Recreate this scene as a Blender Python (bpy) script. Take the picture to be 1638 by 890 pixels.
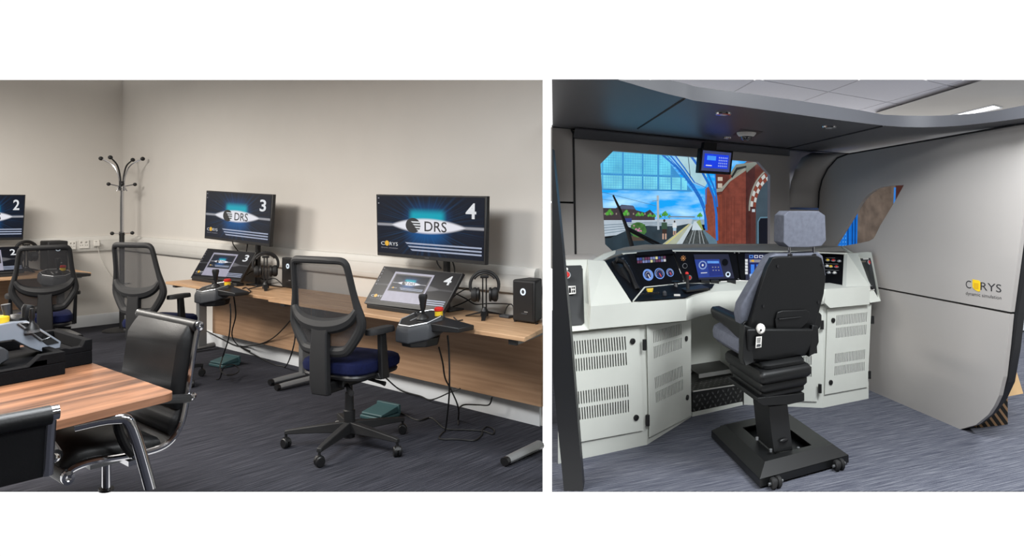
import bpy, bmesh, math, random
from mathutils import Vector, Matrix
from mathutils.geometry import tessellate_polygon, delaunay_2d_cdt
random.seed(7)
for o in list(bpy.data.objects): bpy.data.objects.remove(o)
SC = bpy.context.scene
COL = SC.collection
# ------------------------------------------------------------------ camera
F, PX, PY, H = 1100.0, 1000.0, 325.0, 1.5          # focal length and principal point in photo pixels, eye height
cam = bpy.data.cameras.new('camera')
co = bpy.data.objects.new('camera', cam); COL.objects.link(co)
co.location = (0, 0, H); co.rotation_euler = (math.pi/2, 0, 0)
cam.sensor_width = 36; cam.lens = 36*F/1638
cam.shift_x = -(PX-819)/1638; cam.shift_y = -(445-PY)/1638
cam.clip_start = .05; cam.clip_end = 100
SC.camera = co
# ------------------------------------------------------------------ world, lamps, exposure
W = bpy.data.worlds.new('world'); SC.world = W; W.use_nodes = True
W.node_tree.nodes['Background'].inputs[0].default_value = (1, 1, 1, 1)
W.node_tree.nodes['Background'].inputs[1].default_value = 1.06
SC.view_settings.view_transform = 'Standard'; SC.view_settings.look = 'None'
SC.view_settings.exposure = 0; SC.view_settings.gamma = 1; SC.view_settings.use_curve_mapping = False
def lamp(name, loc, size, power, color=(1, 1, 1), target=None, sizey=None):
    l = bpy.data.lights.new(name, 'AREA'); l.energy = power; l.size = size; l.color = color
    if sizey: l.shape = 'RECTANGLE'; l.size_y = sizey
    o = bpy.data.objects.new(name, l); COL.objects.link(o); o.location = loc
    if target is not None:
        o.rotation_euler = (Vector(target)-Vector(loc)).to_track_quat('-Z', 'Y').to_euler()
    return o
WARM, COOL = (1, .95, .88), (.93, .97, 1)
# ceiling light panels of the two rooms, at ceiling height and out of the picture
lamp('ceiling_panel_end_wall_offscreen', (-6.2, 5.0, 2.85), 1.2, 175, WARM)
lamp('ceiling_panel_over_table_offscreen', (-4.2, 3.2, 2.66), 1.2, 175, WARM)
lamp('ceiling_panel_over_desks_offscreen', (-1.6, 2.2, 2.66), 1.2, 100, COOL)
lamp('ceiling_panel_before_cab_offscreen', (1.95, 2.95, 2.66), 1.0, 125, COOL)
lamp('ceiling_panel_behind_viewer_offscreen', (.9, 1.5, 2.66), 1.0, 70, COOL)
lamp('ceiling_panel_beside_cab_offscreen', (4.9, 5.6, 2.95), 1.2, 200, COOL)

# ------------------------------------------------------------------ pixel geometry
def ray(px, py): return Vector(((px-PX)/F, 1, (PY-py)/F))
EYE = Vector((0, 0, H))
def G(px, py, z=0):
    Y = (H-z)*F/(py-PY); return Vector(((px-PX)/F*Y, Y, z))
def Q(px, py, Y): return EYE+ray(px, py)*Y
def onp(px, py, p0, n, off=0):
    d = ray(px, py); t = (Vector(p0)+Vector(n)*off-EYE).dot(n)/d.dot(n); return EYE+d*t
class Fr:
    """an upright frame standing on the floor: x along ex, y along ey (both level), z up"""
    def __init__(s, o, ex, ey):
        s.o = Vector((o[0], o[1], 0)); s.ex = Vector((ex[0], ex[1], 0)).normalized(); s.ey = Vector((ey[0], ey[1], 0)).normalized()
        s.m = Matrix((s.ex, s.ey, Vector((0, 0, 1)))).transposed(); s.i = s.m.inverted()
        s.ang = math.atan2(s.ex.y, s.ex.x)
    def w(s, p): return s.o+s.m @ Vector(p)
    def l(s, p): return s.i @ (Vector(p)-s.o)
    def atz(s, px, py, z): return s.l(G(px, py, z))
    def aty(s, px, py, y):
        a = s.l(EYE); b = s.i @ ray(px, py); return a+b*((y-a.y)/b.y)
    def atx(s, px, py, x):
        a = s.l(EYE); b = s.i @ ray(px, py); return a+b*((x-a.x)/b.x)
    def shift(s, p): 
        return Fr(s.w(p), s.ex, s.ey)
# ------------------------------------------------------------------ materials
def lin(c):
    c = [v/255 for v in c]; return tuple((v/12.92 if v <= .04045 else ((v+.055)/1.055)**2.4) for v in c)+(1,)
MATS = {}
def nt(name):
    m = bpy.data.materials.new(name); m.use_nodes = True; t = m.node_tree; b = t.nodes['Principled BSDF']; return m, t, b
def mat(name, rgb, rough=.5, metal=0, var=.06, scale=8, bump=0, bscale=200, spec=.5, stretch=None, emit=0, coat=0):
    if name in MATS: return MATS[name]
    m, t, b = nt(name); c = lin(rgb)
    tc = t.nodes.new('ShaderNodeTexCoord'); n = t.nodes.new('ShaderNodeTexNoise'); n.inputs['Scale'].default_value = scale; n.inputs['Detail'].default_value = 4
    src = tc.outputs['Object']
    if stretch:
        mp = t.nodes.new('ShaderNodeMapping'); mp.inputs['Scale'].default_value = stretch[:3]
        if len(stretch) > 3: mp.inputs['Rotation'].default_value = (0, 0, stretch[3])
        t.links.new(src, mp.inputs[0]); src = mp.outputs[0]
    t.links.new(src, n.inputs[0])
    r = t.nodes.new('ShaderNodeValToRGB'); r.color_ramp.elements[0].position = .3; r.color_ramp.elements[1].position = .7
    r.color_ramp.elements[0].color = tuple(x*(1-var) for x in c[:3])+(1,); r.color_ramp.elements[1].color = tuple(min(1, x*(1+var)) for x in c[:3])+(1,)
    t.links.new(n.outputs[0], r.inputs[0]); t.links.new(r.outputs[0], b.inputs['Base Color'])
    b.inputs['Roughness'].default_value = rough; b.inputs['Metallic'].default_value = metal; b.inputs['Specular IOR Level'].default_value = spec
    b.inputs['Coat Weight'].default_value = coat
    if emit: 
        t.links.new(r.outputs[0], b.inputs['Emission Color']); b.inputs['Emission Strength'].default_value = emit
    if bump:
        n2 = t.nodes.new('ShaderNodeTexNoise'); n2.inputs['Scale'].default_value = bscale; t.links.new(tc.outputs['Object'], n2.inputs[0])
        bp = t.nodes.new('ShaderNodeBump'); bp.inputs['Strength'].default_value = bump; bp.inputs['Distance'].default_value = .002
        t.links.new(n2.outputs[0], bp.inputs['Height']); t.links.new(bp.outputs[0], b.inputs['Normal'])
    MATS[name] = m; return m
def glow(name, rgb, strength=1, var=.08, scale=20):
    """a lit area of a display"""
    if name in MATS: return MATS[name]
    m = mat(name, rgb, .4, 0, var, scale); b = m.node_tree.nodes['Principled BSDF']
    r = [n for n in m.node_tree.nodes if n.type == 'VALTORGB'][0]
    m.node_tree.links.new(r.outputs[0], b.inputs['Emission Color']); b.inputs['Emission Strength'].default_value = strength
    for l in list(b.inputs['Base Color'].links): m.node_tree.links.remove(l)
    b.inputs['Base Color'].default_value = (.01, .01, .012, 1)
    return m
def carpet(name, a, bb, c, ang, bscale=1):
    m, t, b = nt(name)
    tc = t.nodes.new('ShaderNodeTexCoord')
    mp0 = t.nodes.new('ShaderNodeMapping'); mp0.inputs['Rotation'].default_value = (0, 0, -ang); t.links.new(tc.outputs['Object'], mp0.inputs[0])
    mp = t.nodes.new('ShaderNodeMapping'); mp.inputs['Scale'].default_value = (3.5, 120, 1); t.links.new(mp0.outputs[0], mp.inputs[0])
    n = t.nodes.new('ShaderNodeTexNoise'); n.inputs['Scale'].default_value = 1.0*bscale; n.inputs['Detail'].default_value = 5; n.inputs['Roughness'].default_value = .7
    t.links.new(mp.outputs[0], n.inputs[0])
    r = t.nodes.new('ShaderNodeValToRGB'); e = r.color_ramp.elements
    e[0].position = .36; e[0].color = lin(a); e[1].position = .66; e[1].color = lin(c); x = e.new(.5); x.color = lin(bb)
    t.links.new(n.outputs[0], r.inputs[0]); t.links.new(r.outputs[0], b.inputs['Base Color'])
    b.inputs['Roughness'].default_value = .95; b.inputs['Specular IOR Level'].default_value = .15
    bp = t.nodes.new('ShaderNodeBump'); bp.inputs['Strength'].default_value = .5; bp.inputs['Distance'].default_value = .004
    t.links.new(n.outputs[0], bp.inputs['Height']); t.links.new(bp.outputs[0], b.inputs['Normal'])
    MATS[name] = m; return m
def wood(name, a, bb, ang=0, stretch=(1.2, 22, 22), rough=.4):
    m, t, b = nt(name)
    tc = t.nodes.new('ShaderNodeTexCoord')
    mp0 = t.nodes.new('ShaderNodeMapping'); mp0.inputs['Rotation'].default_value = (0, 0, -ang); t.links.new(tc.outputs['Object'], mp0.inputs[0])
    mp = t.nodes.new('ShaderNodeMapping'); mp.inputs['Scale'].default_value = stretch; t.links.new(mp0.outputs[0], mp.inputs[0])
    n = t.nodes.new('ShaderNodeTexNoise'); n.inputs['Scale'].default_value = 1; n.inputs['Detail'].default_value = 6; n.inputs['Roughness'].default_value = .6; n.inputs['Distortion'].default_value = .3
    t.links.new(mp.outputs[0], n.inputs[0])
    r = t.nodes.new('ShaderNodeValToRGB'); e = r.color_ramp.elements
    e[0].position = .35; e[0].color = lin(a); e[1].position = .65; e[1].color = lin(bb)
    t.links.new(n.outputs[0], r.inputs[0]); t.links.new(r.outputs[0], b.inputs['Base Color'])
    b.inputs['Roughness'].default_value = rough
    MATS[name] = m; return m
def mesh_fabric(name, rgb, alpha):
    m, t, b = nt(name)
    b.inputs['Base Color'].default_value = lin(rgb); b.inputs['Roughness'].default_value = .8
    tc = t.nodes.new('ShaderNodeTexCoord'); n = t.nodes.new('ShaderNodeTexNoise'); n.inputs['Scale'].default_value = 500; t.links.new(tc.outputs['Object'], n.inputs[0])
    r = t.nodes.new('ShaderNodeMapRange'); r.inputs[3].default_value = alpha-.08; r.inputs[4].default_value = alpha+.08
    t.links.new(n.outputs[0], r.inputs[0]); t.links.new(r.outputs[0], b.inputs['Alpha'])
    MATS[name] = m; return m
# ------------------------------------------------------------------ mesh building
class MB:
    def __init__(s): s.v = []; s.f = []
    def add(s, vs, fs):
        k = len(s.v); s.v += [Vector(v) for v in vs]; s.f += [tuple(i+k for i in f) for f in fs]; return s
    def box(s, x0, x1, y0, y1, z0, z1):
        return s.add([(x0, y0, z0), (x1, y0, z0), (x1, y1, z0), (x0, y1, z0), (x0, y0, z1), (x1, y0, z1), (x1, y1, z1), (x0, y1, z1)],
                     [(0, 3, 2, 1), (4, 5, 6, 7), (0, 1, 5, 4), (1, 2, 6, 5), (2, 3, 7, 6), (3, 0, 4, 7)])
    def loft(s, rings, cap=True, closed=True):
        n = len(rings[0]); vs = [p for r in rings for p in r]; fs = []
        for i in range(len(rings)-1):
            for j in range(n if closed else n-1):
                a = i*n+j; b = i*n+(j+1) % n; fs.append((a, b, b+n, a+n))
        if cap: fs += [tuple(range(n))[::-1], tuple(range((len(rings)-1)*n, len(rings)*n))]
        return s.add(vs, fs)
    def plate(s, pts, vec, holes=()):
        loops = [[Vector(p) for p in pts]]+[[Vector(p) for p in h] for h in holes]; vec = Vector(vec)
        tri = tessellate_polygon(loops); vs = [p for l in loops for p in l]; n = len(vs)
        fs = [tuple(t) for t in tri]+[tuple(i+n for i in t)[::-1] for t in tri]; k = 0
        for l in loops:
            m = len(l)
            for i in range(m): a, b = k+i, k+(i+1) % m; fs.append((a, b, b+n, a+n))
            k += m
        return s.add(vs+[p+vec for p in vs], fs)
    def punched(s, pts, vec, holes):
        """a sheet with many holes cut through it"""
        loops = [[Vector(p) for p in l] for l in [pts]+list(holes)]; vec = Vector(vec); n_ = vec.normalized()
        e = (loops[0][1]-loops[0][0]).normalized(); g = n_.cross(e); o = loops[0][0]; V2 = []; E2 = []
        for l in loops:
            k = len(V2); V2 += [Vector(((p-o).dot(e), (p-o).dot(g))) for p in l]; E2 += [(k+i, k+(i+1) % len(l)) for i in range(len(l))]
        vv, ee, ff = delaunay_2d_cdt(V2, E2, [], 1, 1e-7)[:3]
        H2 = []; k = len(loops[0])
        for l in loops[1:]: H2.append(V2[k:k+len(l)]); k += len(l)
        def inside(c, h):
            sg = [(h[i]-h[i-1]).cross(c-h[i-1]) > 0 for i in range(len(h))]; return all(sg) or not any(sg)
        ff = [f for f in ff if not any(inside(sum((vv[i] for i in f), Vector((0, 0)))/len(f), h) for h in H2)]
        P = [o+e*v.x+g*v.y for v in vv]; n = len(P); cnt = {}
        for f in ff:
            for i in range(len(f)): k = tuple(sorted((f[i], f[(i+1) % len(f)]))); cnt[k] = cnt.get(k, 0)+1
        fs = [tuple(f) for f in ff]+[tuple(i+n for i in f)[::-1] for f in ff]+[(a, b, b+n, a+n) for (a, b), c in cnt.items() if c == 1]
        return s.add(P+[p+vec for p in P], fs)
    def quad(s, a, b, c, d): return s.add([a, b, c, d], [(0, 1, 2, 3)])
    def tube(s, pts, r, n=8, closed=False, flat=None):
        P = [Vector(p) for p in pts]; rings = []; m = len(P); up = None
        for i, p in enumerate(P):
            if closed: t = P[(i+1) % m]-P[i-1]
            else: t = P[min(i+1, m-1)]-P[max(i-1, 0)]
            if t.length < 1e-9: t = Vector((0, 0, 1))
            t.normalize()
            if up is None:
                up = Vector((0, 0, 1)) if abs(t.z) < .9 else Vector((1, 0, 0))
            a = t.cross(up)
            if a.length < 1e-4: a = t.orthogonal()
            a.normalize(); b = a.cross(t).normalized(); up = b
            rr = r[i] if isinstance(r, (list, tuple)) else r
            fl = flat or 1
            rings.append([p+(a*math.cos(q)+b*math.sin(q)*fl)*rr for q in [2*math.pi*k/n for k in range(n)]])
        if closed: rings.append(rings[0]); 
        return s.loft(rings, cap=not closed)
    def lathe(s, prof, c=(0, 0, 0), n=20, axis=(0, 0, 1)):
        ax = Vector(axis).normalized(); a = ax.orthogonal().normalized(); b = ax.cross(a); c = Vector(c)
        rings = [[c+ax*z+(a*math.cos(q)+b*math.sin(q))*max(r, 1e-4) for q in [2*math.pi*k/n for k in range(n)]] for r, z in prof]
        return s.loft(rings)
    def cyl(s, a, b, r, r2=None, n=14):
        a, b = Vector(a), Vector(b); ax = b-a
        return s.lathe([(r, 0), (r if r2 is None else r2, ax.length)], a, n, ax)
    def ball(s, c, r, n=12, sc=(1, 1, 1)):
        k = len(s.v); s.lathe([(r*math.sin(math.pi*i/8), -r*math.cos(math.pi*i/8)) for i in range(9)], (0, 0, 0), n)
        for i in range(k, len(s.v)): s.v[i] = Vector((s.v[i].x*sc[0], s.v[i].y*sc[1], s.v[i].z*sc[2]))+Vector(c)
        return s
    def map(s, fn): s.v = [Vector(fn(v)) for v in s.v]; return s
def thing(name, label, cat, loc, rz=0, group=None, kind=None):
    o = bpy.data.objects.new(name, None); COL.objects.link(o); o.empty_display_size = .1
    o.matrix_world = Matrix.Translation(Vector(loc)) @ Matrix.Rotation(rz, 4, 'Z')
    o['label'] = label; o['category'] = cat
    if group: o['group'] = group
    if kind: o['kind'] = kind
    return o
MW = {}
def mwof(o):
    m = o.matrix_basis.copy()
    return m if o.parent is None else mwof(o.parent) @ m
def part(name, mb, m, parent=None, fr=None, bevel=0, seg=2, smooth=35, label=None, world=False, rz=0):
    """one mesh object; vertices in the frame fr, or in world space, or in the parent's own space"""
    me = bpy.data.meshes.new(name)
    vs = [fr.w(v) for v in mb.v] if fr else mb.v
    org = Vector((0, 0, 0))
    if parent is not None and (fr or world):
        inv = mwof(parent).inverted(); vs = [inv @ v for v in vs]
    elif parent is None:
        org = Vector((sum(v.x for v in vs)/len(vs), sum(v.y for v in vs)/len(vs), min(v.z for v in vs)))
        rot = Matrix.Rotation(fr.ang if fr else rz, 3, 'Z'); ri = rot.inverted(); vs = [ri @ (v-org) for v in vs]
    me.from_pydata([tuple(v) for v in vs], [], mb.f)
    bm = bmesh.new(); bm.from_mesh(me); bmesh.ops.remove_doubles(bm, verts=bm.verts, dist=1e-6); bmesh.ops.recalc_face_normals(bm, faces=bm.faces); bm.to_mesh(me); bm.free()
    me.materials.append(m)
    if smooth:
        me.shade_smooth(); me.set_sharp_from_angle(angle=math.radians(smooth))
    o = bpy.data.objects.new(name, me); COL.objects.link(o)
    o.location = org
    if parent is None: o.rotation_euler = (0, 0, fr.ang if fr else rz)
    if parent is not None: o.parent = parent
    if bevel:
        b = o.modifiers.new('bevel', 'BEVEL'); b.width = bevel; b.segments = seg; b.limit_method = 'ANGLE'; b.angle_limit = math.radians(40)
    if label: o['label'] = label
    return o
def tag(o, label, cat=None, group=None, kind=None):
    o['label'] = label
    if cat: o['category'] = cat
    if group: o['group'] = group
    if kind: o['kind'] = kind
    return o
def struct(name, mb, m, label, fr=None, cat=None, **k):
    return tag(part(name, mb, m, None, fr, world=True, **k), label, cat or name.split('_')[0], kind='structure')
def copy_tree(o, parent=None):
    c = o.copy(); COL.objects.link(c)
    if parent is not None: c.parent = parent; c.matrix_parent_inverse = o.matrix_parent_inverse.copy()
    for ch in list(o.children): copy_tree(ch, c)
    return c
def textmesh(s, bold=0):
    cu = bpy.data.curves.new('t', 'FONT'); cu.body = s; cu.offset = bold; cu.resolution_u = 3
    o = bpy.data.objects.new('t', cu); COL.objects.link(o); bpy.context.view_layer.update()
    me = bpy.data.meshes.new_from_object(o.evaluated_get(bpy.context.evaluated_depsgraph_get()))
    vs = [v.co.copy() for v in me.vertices]; fs = [tuple(p.vertices) for p in me.polygons]
    bpy.data.objects.remove(o); bpy.data.meshes.remove(me); bpy.data.curves.remove(cu)
    x0 = min(v.x for v in vs); x1 = max(v.x for v in vs); y0 = min(v.y for v in vs); y1 = max(v.y for v in vs)
    return [((v.x-x0)/(x1-x0), (v.y-y0)/(y1-y0)) for v in vs], fs
class Quad:
    """a flat face with corners TL TR BR BL; u to the right, v downward, off = distance out of the face"""
    def __init__(s, tl, tr, br, bl):
        s.c = [Vector(p) for p in (tl, tr, br, bl)]; s.n = (s.c[3]-s.c[0]).cross(s.c[1]-s.c[0]).normalized()
        mid = sum(s.c, Vector())/4
        if s.n.dot(EYE-mid) < 0: s.n = -s.n
    def p(s, u, v, off=0):
        a = s.c[0].lerp(s.c[1], u); b = s.c[3].lerp(s.c[2], u); return a.lerp(b, v)+s.n*off
    def poly(s, uv, off=.001, th=.0008): 
        return MB().plate([s.p(u, v, off) for u, v in uv], s.n*th)
    def rect(s, u0, u1, v0, v1, off=.001, th=.0008): return s.poly([(u0, v0), (u1, v0), (u1, v1), (u0, v1)], off, th)
    def disc(s, u, v, ru, rv, off=.001, th=.0008, n=20, a0=0, a1=360):
        k = [math.radians(a0+(a1-a0)*i/n) for i in range(n if a1-a0 == 360 else n+1)]
        return s.poly([(u+ru*math.cos(a), v+rv*math.sin(a)) for a in k], off, th)
    def text(s, txt, u0, u1, v0, v1, off=.002, bold=0):
        vs, fs = textmesh(txt, bold); return MB().add([s.p(u0+(u1-u0)*x, v1+(v0-v1)*y, off) for x, y in vs], fs)
def join(*ms):
    r = MB()
    for m in ms: r.add(m.v, m.f)
    return r
def smooth_path(pts, k=6):
    P = [Vector(p) for p in pts]; out = []
    for i in range(len(P)-1):
        a, b, c, d = P[max(i-1, 0)], P[i], P[i+1], P[min(i+2, len(P)-1)]
        for j in range(k):
            t = j/k; out.append(.5*((2*b)+(c-a)*t+(2*a-5*b+4*c-d)*t*t+(3*b-a-3*c+d)*t**3))
    return out+[P[-1]]
# ================================================================== LEFT: TRAINING ROOM
A = G(196, 516); B = G(868, 682); C = G(93.6, 528)
u = (B-A).normalized(); v2 = (C-A).normalized()
L = Fr(A, u, (-u.y, u.x))                    # x along the long wall away from the corner, y into the wall
L2 = Fr(A, -v2, (v2.y, -v2.x) if False else (-v2.y*1, v2.x*1))   # x along the short wall towards the corner
if L2.ey.dot(Vector((1, 0, 0))) > 0: L2 = Fr(A, -v2, -L2.ey)
M_wall = mat('warm_white_wall_paint', (206, 202, 196), .9, var=.012, scale=3, bump=.12, bscale=120, spec=.2)
M_trim = mat('white_gloss_trim', (214, 217, 220), .45, var=.02)
M_trunk = mat('white_plastic_trunking', (205, 203, 198), .5, var=.02)
angL = math.atan2(-v2.y, -v2.x)
M_carpL = carpet('dark_striped_carpet', (31, 32, 38), (46, 47, 54), (70, 70, 77), angL)
M_carpR = carpet('blue_grey_striped_carpet', (56, 58, 70), (83, 85, 95), (116, 117, 124), math.radians(24))
wt = [L.aty(196, 128, 0), L.aty(868, 128, 0)]
x_end = L.l(B).x
xb = L.aty(868, 400, .1).x
struct('wall_back', MB().loft([[(0, 0, 0), (x_end, 0, 0), (x_end, 0, wt[1].z), (0, 0, wt[0].z)], [(0, .1, 0), (xb, .1, 0), (xb, .1, wt[1].z), (0, .1, wt[0].z)]]), M_wall, 'long pale wall behind the row of training desks', L, smooth=0)
wl = [L2.aty(-320, 128, 0), L2.aty(-320, 549, 0)]
xl = wl[0].x
struct('wall_left', MB().plate([(0, 0, 0), (xl, 0, 0), (xl, 0, wl[0].z), (0, 0, L2.aty(196, 128, 0).z)], (0, .1, 0)), M_wall, 'warm pale end wall beside the coat stand', L2, smooth=0)
floorL = [G(196, 516), G(868, 682), G(868, 786), G(-320, 786), L2.w((xl, 0, 0))]
struct('floor_training_room', MB().plate(floorL, (0, 0, -.004)), M_carpL, 'dark grey striped carpet under the training desks', smooth=0, cat='floor')
# baseboards and dado trunking
def run(fr, x0, x1, prof):
    return MB().plate([(x0, y, z) for y, z in prof], (x1-x0, 0, 0))
base_prof = [(0, 0), (-.018, 0), (-.018, .115), (-.012, .135), (0, .14)]
struct('baseboard_back', run(L, 0, x_end-.012, base_prof), M_trim, 'white painted baseboard under the training desks', L)
struct('baseboard_left', run(L2, xl, 0, base_prof), M_trim, 'white painted baseboard along the end wall by the coat stand', L2)
zt0, zt1 = L.aty(196, 377, -.05).z, L.aty(868, 431, -.05).z
zb0, zb1 = L.aty(257, 403, -.05).z, L.aty(257, 403, -.05).z
def trunk(fr, x0, x1, za, zb, hgt):
    m = MB(); rings = []
    for x, z in ((x0, za), (x1, zb)):
        rings.append([(x, 0, z), (x, -.035, z-.004), (x, -.05, z-.03), (x, -.05, z-hgt+.03), (x, -.035, z-hgt+.004), (x, 0, z-hgt)])
    return m.loft(rings)
TH = .185
t1 = struct('trim_1', trunk(L, 0, x_end-.03, zt0, zt1, TH), M_trunk, 'white dado trunking along the long wall above the desks', L, cat='trunking')
t2 = struct('trim_2', trunk(L2, xl, 0, L2.aty(0, 384, -.05).z, zt0, TH), M_trunk, 'white dado trunking with sockets on the end wall', L2, cat='trunking')
m = MB()
for fr_, nm, x0, x1, za, zb, par in ((L, 'groove', 0, x_end-.032, zt0, zt1, t1), (L2, 'groove', xl, 0, L2.aty(0, 384, -.05).z, zt0, t2)):
    for f_ in (.28, .74):
        g = MB().loft([[(x, -.0505, z-TH*f_), (x, -.052, z-TH*f_), (x, -.052, z-TH*f_-.004), (x, -.0505, z-TH*f_-.004)] for x, z in ((x0, za), (x1, zb))])
        part('groove', g, M_trunk, par, fr_)
# sockets on the end wall trunking
M_sock = mat('white_socket_plastic', (222, 219, 213), .4, var=.02)
def socket(fr, p0, p1, label, double=True):
    a = fr.aty(p0[0], p0[1], -.055); b = fr.aty(p1[0], p1[1], -.055)
    x0, x1 = min(a.x, b.x), max(a.x, b.x); z0, z1 = min(a.z, b.z), max(a.z, b.z)
    t = thing('wall_socket', label, 'socket', fr.w(((x0+x1)/2, -.053, z0)), fr.ang, 'sockets on the dado trunking')
    n = 2 if double else 1; pins = []
    for k in range(n):
        cx = x0+(x1-x0)*(k+.5)/n; w = (x1-x0)/n
        h = z1-z0
        for a_, b_, c_, d_ in ((cx-.008, cx+.008, z0+h*.62, z0+h*.8), (cx-w*.26, cx-w*.12, z0+h*.3, z0+h*.42), (cx+w*.12, cx+w*.26, z0+h*.3, z0+h*.42)):
            if b_ < cx+w*.45: pins.append([(a_, -.064, c_), (b_, -.064, c_), (b_, -.064, d_), (a_, -.064, d_)])
        part('switch', MB().box(cx-w*.38, cx-w*.24, -.067, -.063, z0+h*.62, z0+h*.84), M_sock, t, fr)
    part('plate', MB().plate([(x0, -.064, z0), (x1, -.064, z0), (x1, -.064, z1), (x0, -.064, z1)], (0, .0115, 0), pins), M_sock, t, fr, smooth=0)
socket(L2, (126, 384.5), (142, 397), 'white double wall socket between two others on the end wall')
socket(L2, (110, 386), (121, 399), 'white double wall socket half behind the mesh chair')
socket(L2, (149, 384), (158.5, 395.5), 'white wall socket with a plug and thin white flex', False)
tp = L2.aty(154, 390, -.075)
t = thing('plug', 'white plug with a thin flex hanging down the end wall', 'plug', L2.w(tp), L2.ang)
part('plug_body', MB().box(tp.x-.03, tp.x+.03, -.1, -.066, tp.z-.03, tp.z+.02), M_sock, t, L2, bevel=.006)
part('flex', MB().tube(smooth_path([L2.aty(156, 394, -.08), L2.aty(160, 410, -.05), L2.aty(168, 428, -.03), L2.aty(182, 448, -.03), L2.aty(193, 458, -.03)]), .004, 6), M_sock, t, L2)
# ------------------------------------------------------------------ shared materials
M_black = mat('black_plastic', (17, 17, 19), .45, var=.1, scale=30)
M_blackm = mat('matt_black_plastic', (20, 20, 22), .62, var=.1, scale=40, bump=.15, bscale=400)
M_char = mat('charcoal_plastic', (56, 58, 62), .5, var=.08)
M_chrome = mat('polished_chrome', (205, 205, 208), .12, 1, var=.03)
M_steel = mat('grey_painted_steel', (128, 130, 132), .4, .6, var=.04)
M_legst = mat('silver_grey_desk_leg', (120, 121, 122), .4, .3, var=.04)
M_rubber = mat('black_rubber', (16, 16, 17), .7)
M_blue = mat('navy_blue_fabric', (11, 18, 52), .95, var=.2, scale=60, bump=.2, bscale=900, spec=.2)
M_leather = mat('black_leather', (22, 22, 23), .42, var=.15, scale=12, bump=.2, bscale=180, spec=.4)
M_mesh = mesh_fabric('black_chair_mesh', (40, 40, 43), .70)
M_oak = wood('pale_oak_laminate', (164, 128, 96), (194, 158, 122), 0, (2, 30, 30), .45)
M_oakd = wood('oak_modesty_panel', (158, 124, 96), (178, 144, 114), 0, (1.5, 6, 40), .5)
M_oak2 = wood('pale_oak_laminate_end_desk', (164, 128, 96), (194, 158, 122), 0, (2, 30, 30), .45)
M_walnut = wood('walnut_table_veneer', (84, 56, 41), (176, 124, 92), 0, (1.1, 13, 13), .32)
# ------------------------------------------------------------------ coat stand
def coat_stand():
    b = G(195, 529); Y = b.y
    def zz(py): return H-(py-PY)/F*Y
    t = thing('coat_stand', 'tall chrome and black coat stand in the corner of the room', 'coat stand', b)
    part('base', MB().lathe([(.0, 0), (.19, 0), (.19, .012), (.17, .022), (.03, .03), (.0, .03)], n=28), M_blackm, t)
    zs = zz(375); zt = zz(253)
    part('lower_pole', MB().cyl((0, 0, .02), (0, 0, zs), .026), M_black, t)
    part('upper_pole', MB().cyl((0, 0, zs), (0, 0, zz(292)), .02), M_chrome, t)
    part('collar', MB().cyl((0, 0, zz(297)), (0, 0, zz(290)), .028), M_black, t)
    part('collar', MB().cyl((0, 0, zs-.01), (0, 0, zs+.02), .029), M_black, t)
    for k in range(4):
        a = math.radians(8+90*k); c, s = math.cos(a), math.sin(a)
        P = [(.03, zz(305)), (.025, zz(292)), (.045, zz(278)), (.10, zz(264)), (.225, zz(254))]
        pts = smooth_path([(c*r, s*r, z) for r, z in P])
        h = part('top_hook', MB().tube(pts, .0085, 8), M_chrome if k % 2 == 0 else M_black, t)
        part('knob', MB().ball((c*.225, s*.225, zz(254)), .024), M_black, h)
        a += math.radians(30); c, s = math.cos(a), math.sin(a)
        P = [(.05, zz(306)), (.03, zz(299)), (.06, zz(297)), (.12, zz(295))]
        h = part('small_hook', MB().tube(smooth_path([(c*r, s*r, z) for r, z in P]), .007, 8), M_chrome, t)
        part('knob', MB().ball((c*.125, s*.125, zz(295)), .021), M_black, h)
    for k in range(3):
        a = math.radians(10+120*k); c, s = math.cos(a), math.sin(a)
        h = part('middle_peg', MB().tube([(0, 0, zz(374)), (c*.1, s*.1, zz(373))], .007), M_chrome, t)
        part('knob', MB().ball((c*.11, s*.11, zz(373)), .021), M_black, h)
    ring = [(.09*math.cos(q), .09*math.sin(q), zz(455)) for q in [2*math.pi*i/24 for i in range(24)]]
    part('umbrella_ring', MB().tube(ring, .006, 6, closed=True), M_chrome, t)
coat_stand()
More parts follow.
